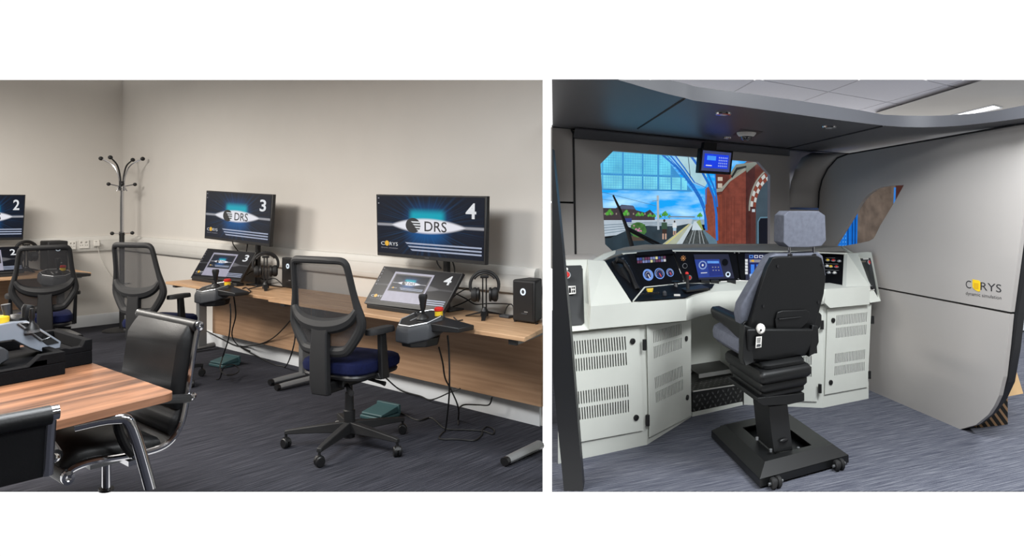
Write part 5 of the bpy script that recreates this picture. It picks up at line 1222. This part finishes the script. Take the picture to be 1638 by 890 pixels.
d_ = part('radio_dial', p2.disc(1124, 424.5, 6.4, 6.8, .0145), glow('dial_pale', (150, 176, 226), .8), s_, **W1); part('dial_centre', p2.disc(1124, 424.5, 4.6, 5, .016), glow('radio_blue2', (30, 54, 140), .9), s_, **W1); part('dial_hub', p2.disc(1124, 424.5, 1.6, 1.8, .0175), M_white_e, s_, **W1)
part('title_bar', p2.poly([(1131, 418), (1149.5, 418), (1150.2, 421.5), (1131.8, 421.5)], .0145), glow('radio_sky', (96, 156, 240), .9), s_, **W1)
part('list_box', p2.poly([(1131.8, 422), (1150.3, 422), (1155.8, 441), (1135, 442)], .0145), glow('radio_deep', (26, 44, 128), .9), s_, **W1)
for k in range(6):
    x, y = 1139+4.5*(k % 3)+.8*(k//3), 427+5*(k//3); part('list_entry', p2.poly([(x, y), (x+2, y), (x+2.2, y+1.4), (x+.2, y+1.4)], .016), M_grey_e, s_, **W1)
part('caption', p2.poly([(1121, 436.5), (1131, 436), (1131.2, 437), (1121.2, 437.6)], .0145), M_white_e, s_, **W1)
sp2 = part('speaker', p2.disc(1159.6, 420, 5.8, 6.4, .0125), mat('slate_bezel', (40, 42, 62), .5), pc_, **W1); part('grille', p2.disc(1159.6, 420, 5, 5.5, .014), M_blk, sp2, **W1)
bd_ = part('badge', p2.disc(1164.5, 439.5, 4, 4.4, .0125), mat('badge_white', (210, 225, 240), .5), pc_, **W1); part('badge_centre', p2.disc(1164.5, 439, 2, 2.2, .014), M_blk, bd_, **W1)
# train data panel
s_ = part('data_bezel', p3.poly([(1191, 406.5), (1280, 406.5), (1280, 450), (1192.5, 449)], .003, .006), mat('slate_bezel', (40, 42, 62), .5), pd, **W1)
sc2 = part('data_screen', p3.poly([(1197.5, 408), (1272, 408), (1272, 448.5), (1199, 448)], .0105), glow('data_navy', (18, 30, 96), .9), pd, **W1)
for k in range(9):
    x = 1198.5+k*8; part('soft_key', p3.poly([(x, 408.6), (x+6, 408.6), (x+6, 413), (x, 413)], .0125), M_white_e if k % 3 else glow('radio_sky', (96, 156, 240), .9), sc2, **W1); part('soft_key', p3.poly([(x+.8, 443.2), (x+6.6, 443.2), (x+6.6, 447.6), (x+.8, 447.6)], .0125), M_white_e, sc2, **W1)
    part('soft_key_face', p3.poly([(x+1, 409.6), (x+5, 409.6), (x+5, 412), (x+1, 412)], .0135), glow('data_navy', (18, 30, 96), .9), sc2, **W1); part('soft_key_face', p3.poly([(x+1.8, 444.2), (x+5.6, 444.2), (x+5.6, 446.6), (x+1.8, 446.6)], .0135), glow('data_navy', (18, 30, 96), .9), sc2, **W1)
for k in range(5): y = 415+5*k; r_ = part('side_key', p3.poly([(1191.8, y), (1196, y), (1196.2, y+4), (1192, y+4)], .0125), M_white_e, s_, **W1)
part('field', p3.poly([(1199, 415.5), (1222, 415.5), (1222, 420), (1199, 420)], .0125), M_grey_e, sc2, **W1); part('warning_mark', p3.poly([(1203, 416), (1206, 416), (1206, 419.5), (1201, 418)], .0135), M_yel_e, sc2, **W1)
for k in range(4): x = 1201+k*9; part('bar', p3.poly([(x, 423.5), (x+5.5, 423.5), (x+5.5, 440), (x, 440)], .0125), glow('bar_blue', (60, 130, 236), .9), sc2, **W1)
part('footer', p3.poly([(1199, 438.5), (1272, 438.5), (1272, 442.5), (1199, 442.5)], .0135), glow('footer_pale', (170, 200, 246), .8), sc2, **W1)
# button panel
for px, py, m_ in ((1324, 417, M_yellow), (1333, 417.5, M_red), (1342.4, 418.5, M_silver), (1323, 426.5, M_sock), (1329, 427.2, M_yellow), (1338, 427.6, M_red), (1326, 436.7, M_silver), (1335, 437.2, M_sock)):
    c_ = p4.at(px, py, .003); b_ = part('push_button', MB().lathe([(.0125, 0), (.0125, .008), (.009, .012), (0, .012)], c_, 14, p4.n), m_, pe, world=True); part('button_rim', MB().lathe([(.0185, 0), (.018, .005), (.013, .005)], c_, 16, p4.n), M_silver, b_, world=True)
for a, b in (((1321, 412.8), (1336, 413)), ((1320, 422), (1341, 422.8)), ((1320, 432), (1342, 432.8))): part('surround_line', MB().tube([p4.at(*a, .004), p4.at(*b, .004)], .0016, 5), M_silver, pe, world=True)
for px, py, P_, par in ((1353.5, 410.5, p4, pe), (1350.5, 459, p4, pe), (1076, 405, p1, pb), (1093, 450, p1, pb), (1080, 404, p2, pc_), (1175, 405, p2, pc_), (1182, 405, p3, pd), (1100, 451, p2, pc_), (1181, 446.5, p2, pc_)):
    part('screw', MB().lathe([(.006, 0), (.005, .003), (0, .003)], P_.at(px, py, .002), 8, P_.n), M_silver, par, world=True)
# black desk plate with the levers
zs_ = wy(1060, 470, .15).z
dp = [(1014, 484, -.02), (1031, 462.5, .2), (1080, 457.5, .35), (1096, 455.5, .4), (1143, 456, .33), (1139, 463, .22), (1112, 470.5, .13), (1096, 478, -.02)]
k_ = part('desk_plate', MB().plate([wy(*p)+Vector((0, 0, .006)) for p in dp], (0, 0, .002)), M_blk, con, world=True, smooth=0)
part('plate_edge', MB().tube([wy(1013, 484.5, -.03)+Vector((0, 0, .01)), wy(1031, 462.5, .2)+Vector((0, 0, .01)), wy(1080, 457.5, .36)+Vector((0, 0, .01)), wy(1097, 455, .41)+Vector((0, 0, .01))], .005, 6), M_cream, k_, world=True)
ml = wy(1101, 468, .18)
lv = part('power_lever', MB().tube([ml, ml+Vector((-.005, .01, .07)), ml+Vector((-.008, .015, .12))], [.014, .011, .014], 10), M_black, con, world=True); part('lever_knob', MB().ball(ml+Vector((-.008, .015, .125)), .013), M_red, lv, world=True); part('lever_base', MB().plate([wy(1087, 466, .25)+Vector((0, 0, .012)), wy(1122, 461, .3)+Vector((0, 0, .012)), wy(1134, 466, .2)+Vector((0, 0, .012)), wy(1098, 471, .1)+Vector((0, 0, .012))], (0, 0, .012)), M_black, lv, world=True)
bl_ = wy(1081, 461, .25); part('horn_lever', MB().tube([bl_, bl_+Vector((0, .01, .035)), bl_+Vector((0, .01, .045))], [.016, .014, .03], 10), M_black, con, world=True)
part('yellow_handle', MB().plate([wy(1034, 470, .1)+Vector((0, 0, .02)), wy(1045, 469, .12)+Vector((0, 0, .02)), wy(1043.5, 472.5, .08)+Vector((0, 0, .02)), wy(1036, 472.5, .07)+Vector((0, 0, .02))], (0, 0, .012)), M_yellow, con, world=True, label='yellow control handle')
part('coil_cord', MB().tube([wy(1024+.8*i, 476-1.6*math.sin(i*1.9)-.06*i, .03) + Vector((0, 0, .018)) for i in range(40)], .004, 6), M_black, con, world=True)
part('white_key', MB().box(-.02, .02, -.012, .012, 0, .012).map(lambda p: wy(1083, 474, .06)+Vector(p)), M_sock, con, world=True); part('small_knob', MB().lathe([(.014, 0), (.014, .02), (.006, .03)], wy(1063, 473, .08), 12), M_char, con, world=True)
for px in (1128, 1143, 1170): part('switch_block', MB().box(-.03, .03, -.02, .02, -.01, .02).map(lambda p: wy(px, 452.5, .42)+Vector(p)), M_black, con, world=True)
# footwell: treadplate step
M_tread = mat('dark_treadplate', (58, 58, 56), .4, .7, var=.1); M_alu = mat('bright_aluminium', (190, 190, 186), .35, .8)
st = thing('foot_step', 'checker plate foot step in the knee recess of the console', 'step', R.w(((q2.x+q4.x)/2, .5, 0)), R.ang)
fs_ = Face(q2, q4)
part('kick_strip', MB().plate([fs_.at(1107.5, 667), fs_.at(1188, 649.5), fs_.at(1188, 643), fs_.at(1107.5, 660)], -fs_.n*.02), M_cream, st, world=True, smooth=0)
zS = fs_.at(1107, 627).z
part('riser', MB().plate([fs_.at(1107.5, 660, -.004), fs_.at(1188, 643, -.004), fs_.at(1188, 614.5, -.004), fs_.at(1107.5, 627, -.004)], -fs_.n*.015), M_tread, st, world=True, smooth=0)
part('nosing', MB().tube([fs_.at(1108, 627), fs_.at(1187, 614.7)], .006, 6), M_alu, st, world=True)
part('tread', MB().plate([(q2.x+.003, q2.y, zS), (q4.x-.003, q4.y, zS), (q4.x-.003, .79, zS), (q2.x+.003, .79, zS)], (0, 0, -.01)), M_tread, st, R, smooth=0)
a, b = R.atz(1118, 599, zS+.05), R.atz(1200, 586, zS+.05)
if b.x > q4.x-.02: f_ = (q4.x-.02-a.x)/(b.x-a.x); b = a.lerp(b, f_)
part('pedal_plate', MB().plate([(a.x, a.y, zS+.045), (b.x, b.y, zS+.045), (b.x, .78, zS+.06), (a.x-.02, .78, zS+.06)], (0, 0, .004)), M_tread, st, R, smooth=0)
part('pedal_edge', MB().plate([(a.x, a.y-.002, zS+.02), (b.x, b.y-.002, zS+.02), (b.x, b.y-.002, zS+.05), (a.x, a.y-.002, zS+.05)], (0, .004, 0)), M_alu, st, R, smooth=0)
mm = MB(); dd = (R.w((q4.x, q4.y, 0))-R.w((q2.x, q2.y, 0))); dl = dd.length; du_ = dd/dl; o2 = R.w((q2.x, q2.y, 0)); zf0 = .045
for i in range(16):
    for j in range(5):
        c_ = o2+du_*(.03+.05*i+(.025 if j % 2 else 0))+fs_.n*-.003+Vector((0, 0, zf0+.03*j)); s2 = 1 if (i+j) % 2 else -1
        a_ = (du_+Vector((0, 0, s2))).normalized()*.016; b2 = (du_-Vector((0, 0, s2))).normalized()*.008
        inside = q2.x+.025 < R.l(c_).x < q4.x-.03 and .02 < (c_-o2).dot(du_) < dl-.03
        if c_.z+.012 < zS and inside: mm.plate([c_+a_, c_+b2, c_-a_, c_-b2], fs_.n*.002)
        c3 = o2+du_*(.03+.05*i+(.025 if j % 2 else 0))+R.ey*(.03+.035*j)+Vector((0, 0, zS+.0005)); a_ = (du_+R.ey*s2).normalized()*.016; b2 = (du_-R.ey*s2).normalized()*.008
        if q2.x+.025 < R.l(c3).x < q4.x-.03: mm.plate([c3+a_, c3+b2, c3-a_, c3-b2], (0, 0, .002))
part('tread_studs', mm, M_alu if False else mat('worn_stud', (120, 120, 116), .35, .8), st, world=True, smooth=0)['kind'] = 'stuff'
# ------------------------------------------------------------------ driver's seat
S = Fr(G(1215.5, 783.8), G(1357.4, 743.7)-G(1215.5, 783.8), G(1138, 703)-G(1215.5, 783.8))
M_seatf = mat('grey_velour', (98, 101, 112), .95, var=.12, scale=40, bump=.6, bscale=700, spec=.2)
M_shell = mat('black_seat_shell', (11, 12, 13), .5, var=.08, spec=.35)
M_base = mat('black_base_plate', (12, 13, 14), .45, var=.05)
st = thing('driver_seat', 'grey and black driver seat with headrest on a heavy wheeled base', 'seat', S.w((.335, .39, 0)), S.ang)
bw, bd_ = .671, .785; e = .075
def rg(i, z): return [(i, i, z), (bw-i, i, z), (bw-i, bd_-i, z), (i, bd_-i, z)]
part('base_skirt', MB().loft([rg(0, .012), rg(0, .055)]), M_base, st, S, smooth=0)
for k in range(4):
    a, b = rg(0, .055), rg(e, .105); j = (k+1) % 4
    part('base_bevel', MB().plate([a[k], a[j], b[j], b[k]], (0, 0, -.004)), M_base, st, S, smooth=0)
part('base_top', MB().plate(rg(e, .105), (0, 0, -.006), [[(.17, .13, .105), (.46, .13, .105), (.46, .6, .105), (.17, .6, .105)]]), M_base, st, S, smooth=0)
part('base_well', MB().box(.16, .47, .12, .61, .02, .03), M_base, st, S)
for px, py in ((1241, 774), (1342, 747)):
    p_ = S.aty(px, py, -.03)
    w_ = part('wheel', MB().lathe([(.0, -.034), (.024, -.034), (.03, -.028), (.03, -.008), (.022, -.005), (.022, .005), (.03, .008), (.03, .028), (.024, .034), (0, .034)], (p_.x, -.03, .03), 18, (1, 0, 0)), M_rubber, st, S)
    part('axle', MB().cyl((p_.x-.05, -.03, .03), (p_.x+.05, -.03, .03), .008), M_steel, w_, S)
for x in (.12, bw-.12): part('wheel', MB().lathe([(.0, -.034), (.024, -.034), (.03, -.028), (.03, .028), (.024, .034), (0, .034)], (x, bd_+.03, .03), 18, (1, 0, 0)), M_rubber, st, S)
def sprism(name, px, th, m, par=st, **k):
    """an outline given as (px, py, y) corners, thickened forwards"""
    return part(name, MB().plate([S.aty(*p) for p in px], (0, th, 0)), m, par, S, **k)
sprism('pedestal', [(1229.6, 650, .17), (1260, 647, .17), (1268, 721, .15), (1238, 725, .15)], .24, mat('black_pedestal', (24, 25, 26), .45), bevel=.004)
part('pedestal_handle', MB().ball(S.aty(1254, 705, .145), .03, sc=(1.1, .35, .4)), M_black, st, S)
for px, py in ((1233, 723), (1277, 720), (1211, 704)): part('bolt', MB().lathe([(.01, 0), (.01, .014), (.006, .016)], S.aty(px, py, .14 if px < 1290 else .3), 8), M_steel, st, S)
sprism('suspension_base', [(1212, 637, .06), (1287, 629, .06), (1287, 642, .06), (1262, 648, .06), (1222, 650, .06), (1212, 644, .06)], .46, M_shell, bevel=.004)
def layer(z0, z1, x0, x1, y0, y1, r=.03):
    return MB().loft([[(x, y, z) for x, y in rrect((x1-x0)*s_, (y1-y0)*s_, r, (x0+x1)/2, (y0+y1)/2)] for z, s_ in ((z0, .95), (z0+(z1-z0)*.25, 1), (z0+(z1-z0)*.75, 1), (z1, .95))])
zz_ = [S.aty(1250, y, .06).z for y in (634, 622, 618, 606, 602, 589)]
bxs = (.02, .385)
part('bellows_fold', layer(zz_[0], zz_[1], .045, .37, .06, .52), M_shell, st, S, smooth=50)
part('bellows_fold', layer(zz_[1]-.004, zz_[3], .035, .38, .04, .56), M_shell, st, S, smooth=50)
part('bellows_fold', layer(zz_[3]-.006, zz_[5], .02, .40, .02, .60), M_shell, st, S, smooth=50)
part('suspension_top', layer(zz_[5]-.005, zz_[5]+.03, .06, .38, .06, .56, .05), M_shell, st, S, smooth=50)
# seat pan, cushion and side brackets
zc0 = zz_[5]+.03
part('seat_pan', MB().box(.02, .5, .13, .66, zc0-.01, zc0+.045), M_shell, st, S, bevel=.02)
part('seat_cushion', cushion(.56, .60, .1, zc0+.02, zc0+.12, .245, .46, .014), M_seatf, st, S, label='grey velour seat cushion')
part('side_bracket', MB().plate([S.aty(*p) for p in ((1191, 520, .12), (1204, 525, .12), (1206, 580, .1), (1192, 586, .1), (1188, 575, .12), (1190, 540, .12))], (0, .07, 0)), M_shell, st, S, bevel=.006)
part('side_bracket', MB().plate([S.aty(*p) for p in ((1300, 520, .1), (1309, 522, .1), (1310, 548, .1), (1303, 566, .1), (1294, 572, .1))], (0, .3, 0)), M_shell, st, S, bevel=.006)
sprism('lower_back', [(1196, 527, .10), (1303, 527, .10), (1308, 534, .10), (1304, 550, .10), (1290, 568, .12), (1240, 577, .12), (1205, 578, .12), (1196, 560, .11)], .14, M_shell, bevel=.02, seg=3)
# back shell, leaning back
ys = lambda py: .16-.10*(560-py)/150
sh = [(1236, 413), (1245, 411.5), (1307, 409.5), (1314, 413), (1318, 425), (1321, 444), (1318, 470), (1308, 508), (1302, 528), (1230, 531), (1201, 531), (1197.5, 526), (1211, 480), (1228, 428)]
bs = part('back_shell', MB().plate([S.aty(x, y, ys(y)) for x, y in sh], (0, .05, 0)), M_shell, st, S, bevel=.012, seg=3)
emb = [(1244, 500), (1252, 497.5), (1290, 496), (1296, 500), (1293, 516), (1279, 528), (1242, 533), (1240, 512)]
part('lower_pocket', MB().plate([S.aty(x, y, ys(y)-.012) for x, y in emb], (0, .014, 0)), M_shell, bs, S, bevel=.004)
part('pocket_grip', MB().tube([S.aty(1246, 511, .11), S.aty(1281, 507.5, .11)], .004, 6), M_shell, bs, S)
for px, py in ((1244, 426), (1315.5, 424), (1221, 490), (1309, 484)): part('screw', MB().lathe([(.009, 0), (.008, .004), (0, .004)], S.aty(px, py, ys(py)-.001), 10, (0, -1, 0)), M_black, bs, S)
cu_ = [(1233, 411), (1243, 406), (1310, 404), (1317, 410), (1322, 440), (1309, 505), (1300, 545), (1200, 548), (1190, 535), (1184, 505), (1187, 488), (1212, 445)]
part('back_cushion', MB().plate([S.aty(x, y, ys(y)+.05) for x, y in cu_], (0, .11, 0)), M_seatf, st, S, bevel=.03, seg=4, label='grey velour backrest with side bolsters')
kb = part('adjuster_knob', MB().lathe([(.028, 0), (.028, .02), (.02, .03), (0, .03)], S.aty(1216, 526, ys(526)-.03), 18, (-.2, -1, .1)), M_sock, st, S, label='white round adjuster knob')
part('knob_hole', MB().lathe([(.006, 0), (.006, .004), (0, .004)], S.aty(1217, 528.5, ys(526)-.062), 10, (0, -1, 0)), M_black, kb, S)
lbq = Quad(*[S.w(S.aty(*p)) for p in ((1209, 539, .095), (1218, 538, .095), (1217, 555.5, .095), (1208, 557, .095))])
lb = part('data_label', lbq.rect(0, 1, 0, 1, .003), M_sock, st, world=True, smooth=0)
for k in range(5): part('label_line', lbq.rect(.15, .8, .12+.1*k, .15+.1*k, .005), M_char, lb, world=True, smooth=0)
part('label_code', lbq.rect(.15, .85, .68, .9, .005), M_char, lb, world=True, smooth=0)
# headrest
hp = [(1254, 345), (1262, 338), (1310, 338), (1320, 345), (1321.5, 385), (1314, 394), (1292, 396), (1262, 396), (1253, 388)]
part('headrest', MB().plate([S.aty(x, y, .06+.02*(y-340)/55) for x, y in hp], (0, .13, 0)), M_seatf, st, S, bevel=.042, seg=5, smooth=60, label='grey velour headrest')
for px in (1262.5, 1301): rd_ = part('headrest_rod', MB().cyl(S.aty(px, 409, .12), S.aty(px, 392, .115), .008), M_chrome, st, S); part('rod_socket', MB().lathe([(.022, -.004), (.022, .008), (.01, .012)], S.aty(px, 409, .12), 12), M_black, rd_, S)
# armrests
for x0, x1, lab in ((-.035, .05, 0), (.485, .57, 1)):
    za = .795
    arm = part('armrest', MB().loft([[(x0+i, y, z) for i, z in ((.012, za-.035+dz), (x1-x0-.012, za-.035+dz), (x1-x0, za-.01+dz), (x1-x0, za+.045), (x1-x0-.015, za+.06), (.015, za+.06), (0, za+.045), (0, za-.01+dz))] for y, dz in ((.72, .045), (.70, .03), (.45, .01), (.30, -.015), (.20, -.015), (.17, .01))]), M_shell, st, S, bevel=.006)
    part('arm_bracket', MB().plate([((x0+x1)/2-.012, y, z) for y, z in ((.2, za-.01), (.32, za-.01), (.26, za-.14), (.18, za-.18))], (.024, 0, 0)), M_shell, arm, S)
# ------------------------------------------------------------------ beyond the cab: ceiling, glazing, carton
def clip(poly, px, py, nx, ny):
    out = []
    for i in range(len(poly)):
        a, b = poly[i], poly[(i+1) % len(poly)]; da = (a[0]-px)*nx+(a[1]-py)*ny; db = (b[0]-px)*nx+(b[1]-py)*ny
        if da >= 0: out.append(a)
        if (da < 0) != (db < 0): t_ = da/(da-db); out.append((a[0]+(b[0]-a[0])*t_, a[1]+(b[1]-a[1])*t_))
    return out
ZCE = 2.75
cg = lambda px, py, z=ZCE: G(px, py, z)
M_tile = mat('white_ceiling_tile', (226, 225, 232), .9, var=.02, scale=60, bump=.2, bscale=300); M_grid = mat('ceiling_grid_bar', (186, 185, 192), .6)
c_o = cg(1325, 147); ax_ = (cg(1378.7, 128)-cg(1288, 162)); ax_.normalize(); bx_ = (cg(1237.6, 131)-cg(1322.6, 146)).normalized()
yf = (ZCE-H)*F/(PY-128)
ceil = struct('ceiling', MB().plate([cg(930, 129, ZCE+.005), cg(1700, 129, ZCE+.005), Vector((.6364*11.5, 11.5, ZCE+.005)), Vector((-.0636*11.5, 11.5, ZCE+.005))], (0, 0, .002)), M_grid, 'white suspended ceiling beyond the cab canopy', smooth=0)
bk0, bk1 = cg(1400, 181), cg(1573, 128); bn = Vector(((bk1-bk0).y, -(bk1-bk0).x, 0)).normalized()
if bn.dot(cg(1200, 140)-bk0) < 0: bn = -bn
for i in range(-6, 5):
    for j in range(-5, 5):
        w_ = .62*2; a = c_o+ax_*(i*w_)+bx_*(j*w_); q_ = [a+ax_*.012+bx_*.012, a+ax_*(w_-.012)+bx_*.012, a+ax_*(w_-.012)+bx_*(w_-.012), a+ax_*.012+bx_*(w_-.012)]
        p_ = clip([(v.x, v.y) for v in q_], 0, yf+.01, 0, 1)
        if len(p_) > 2: p_ = clip(p_, bk0.x, bk0.y, bn.x, bn.y)
        if len(p_) > 2: p_ = clip(p_, 0, 11, 0, -1)
        if len(p_) > 2: p_ = clip(p_, 0, 0, 1, .05)
        if len(p_) > 2 and max((abs(v[0]) for v in p_)) < 7: part('ceiling_tile', MB().plate([(x, y, ZCE) for x, y in p_], (0, 0, .004)), M_tile, ceil, world=True, smooth=0)
M_bulk = M_wall
yb_ = (2.55-H)*F/(PY-128)
bk = [cg(1400, 181, 2.71), cg(1573, 128, 2.71), cg(1700, 128, 2.71), cg(1700, 190, 2.71), cg(1420, 190, 2.71)]
bk2 = [cg(x, y, 2.74) for x, y in ((1400, 181), (1573, 128), (1700, 128), (1700, 190), (1420, 190))]
struct('trim_3', MB().loft([bk, bk2]), M_bulk, 'grey dropped bulkhead below the suspended ceiling', smooth=0, cat='bulkhead')
lp = [cg(1522, 184.5, 2.705), cg(1589, 168, 2.705), cg(1603, 172, 2.705), cg(1545, 184.5, 2.705)]
t = thing('ceiling_light', 'bright flat ceiling light panel set into the grey bulkhead', 'ceiling light', sum(lp, Vector())/4, 0)
part('diffuser', MB().plate(lp, (0, 0, .004)), glow('lamp_diffuser', (255, 250, 250), 4, 0), t, world=True, smooth=0)
for k in range(4): part('frame', MB().tube([lp[k], lp[(k+1) % 4]], .012, 4), M_trim, t, world=True)
# glazed partition
yg = G(1630, 532).y
gx = lambda px: (px-PX)/F*yg
M_glz = mat('milky_glass', (206, 210, 214), .2, var=.02)
t = thing('window_1', 'white framed glazed partition at the far end of the room', 'window', (gx(1640), yg, 0), 0, kind='structure')
part('bottom_rail', MB().box(gx(1560), gx(1720), yg, yg+.06, .02, .2), M_trim, t, world=True, bevel=.004)
for px in (1565, 1632.5, 1700): part('mullion', MB().box(gx(px)-.04, gx(px)+.04, yg-.004, yg+.06, .2, 2.5), M_trim, t, world=True, bevel=.004)
part('top_rail', MB().box(gx(1560), gx(1720), yg, yg+.06, 2.4, 2.52), M_trim, t, world=True)
for a, b in ((1565, 1632.5), (1632.5, 1700)): part('pane', MB().box(gx(a)+.04, gx(b)-.04, yg+.02, yg+.03, .2, 2.4), M_glz, t, world=True)
part('foot_strip', MB().box(gx(1560), gx(1720), yg+.002, yg+.05, 0, .02), M_char, t, world=True)
# carton behind the side wall
k0, k1 = G(1564, 685), G(1612, 679.5); kd = (k1-k0).normalized(); kn_ = Vector((-kd.y, kd.x, 0)); kw = (k1-k0).length
KF = Fr(k0, kd, kn_); hb = KF.aty(1612, 634, 0).z
mk, tk, bk_ = nt('striped_carton'); tc_ = tk.nodes.new('ShaderNodeTexCoord'); mp_ = tk.nodes.new('ShaderNodeMapping'); mp_.inputs['Rotation'].default_value = (0, math.radians(40), 0); wv = tk.nodes.new('ShaderNodeTexWave'); wv.inputs['Scale'].default_value = 7; wv.bands_direction = 'X'
rp = tk.nodes.new('ShaderNodeValToRGB'); rp.color_ramp.interpolation = 'CONSTANT'; rp.color_ramp.elements[0].color = lin((38, 36, 34)); rp.color_ramp.elements[1].color = lin((176, 140, 104)); rp.color_ramp.elements[1].position = .68
tk.links.new(tc_.outputs['Object'], mp_.inputs[0]); tk.links.new(mp_.outputs[0], wv.inputs[0]); tk.links.new(wv.outputs[0], rp.inputs[0]); tk.links.new(rp.outputs[0], bk_.inputs[0]); bk_.inputs['Roughness'].default_value = .85
M_card = mat('tan_cardboard', (214, 176, 128), .9, var=.05)
t = thing('carton', 'black and tan striped cardboard carton with an open flap', 'box', KF.w((kw/2, .15, 0)), KF.ang)
part('front_side', MB().box(0, kw, 0, .006, 0, hb), mk, t, KF, smooth=0)
part('back_side', MB().box(0, kw, .30, .306, 0, hb), M_card, t, KF, smooth=0); part('end_side', MB().box(0, .006, .006, .30, 0, hb), M_card, t, KF, smooth=0); part('end_side', MB().box(kw-.006, kw, .006, .30, 0, hb), mk, t, KF, smooth=0); part('bottom', MB().box(.006, kw-.006, .006, .30, 0, .006), M_card, t, KF, smooth=0)
fl = [KF.w((kw, .0, hb)), KF.w((kw, .30, hb))]
fp_ = [KF.aty(1610, 635, .0), KF.aty(1637, 630, .02), KF.aty(1624, 588, .1), KF.aty(1616.6, 586, .1)]
part('flap', MB().plate([KF.w(p) for p in fp_], kn_*.006), M_card, t, world=True, smooth=0)
# ------------------------------------------------------------------ the rest of the building, behind and above the camera, plus a roof added against world light
M_shellw = M_wall
struct('ceiling_front', MB().plate([(-12, -3.5, 2.7), (9, -3.5, 2.7), (9, 4.0, 2.7), (-12, 4.0, 2.7)], (0, 0, .08)), M_shellw, 'white ceiling over the near part of both rooms', smooth=0, cat='ceiling')
struct('ceiling_rake', MB().plate([(-12, 4.0, 2.7), (9, 4.0, 2.7), (14, 14, 5.75), (-17, 14, 5.75)], (0, 0, .08)), M_shellw, 'unseen sloped white roof added over both rooms to block world light', smooth=0, cat='ceiling')  # sloped roof added out of view to keep the white world light out
struct('wall_rear', MB().plate([(-12, -3.5, 0), (9, -3.5, 0), (9, -3.5, 2.7), (-12, -3.5, 2.7)], (0, -.1, 0)), M_shellw, 'plain wall behind the viewer', smooth=0)
struct('floor_front', MB().plate([(-12, -3.5, 0), (9, -3.5, 0), (9, 2.85, 0), (-12, 2.85, 0)], (0, 0, -.004)), M_carpL, 'dark carpet behind the viewer', smooth=0, cat='floor')
struct('wall_far_left', MB().plate([(-12, -3.5, 0), (-12, 4, 0), (-14, 9, 0), (-14, 9, 4.2), (-12, 4, 2.7), (-12, -3.5, 2.7)], (-.1, 0, 0)), M_shellw, 'plain wall closing the training room out of sight', smooth=0)
struct('wall_far_right', MB().plate([(9, -3.5, 0), (9, 4, 0), (11, 9, 0), (11, 9, 4.2), (9, 4, 2.7), (9, -3.5, 2.7)], (.1, 0, 0)), M_shellw, 'plain wall closing the simulator room out of sight', smooth=0)
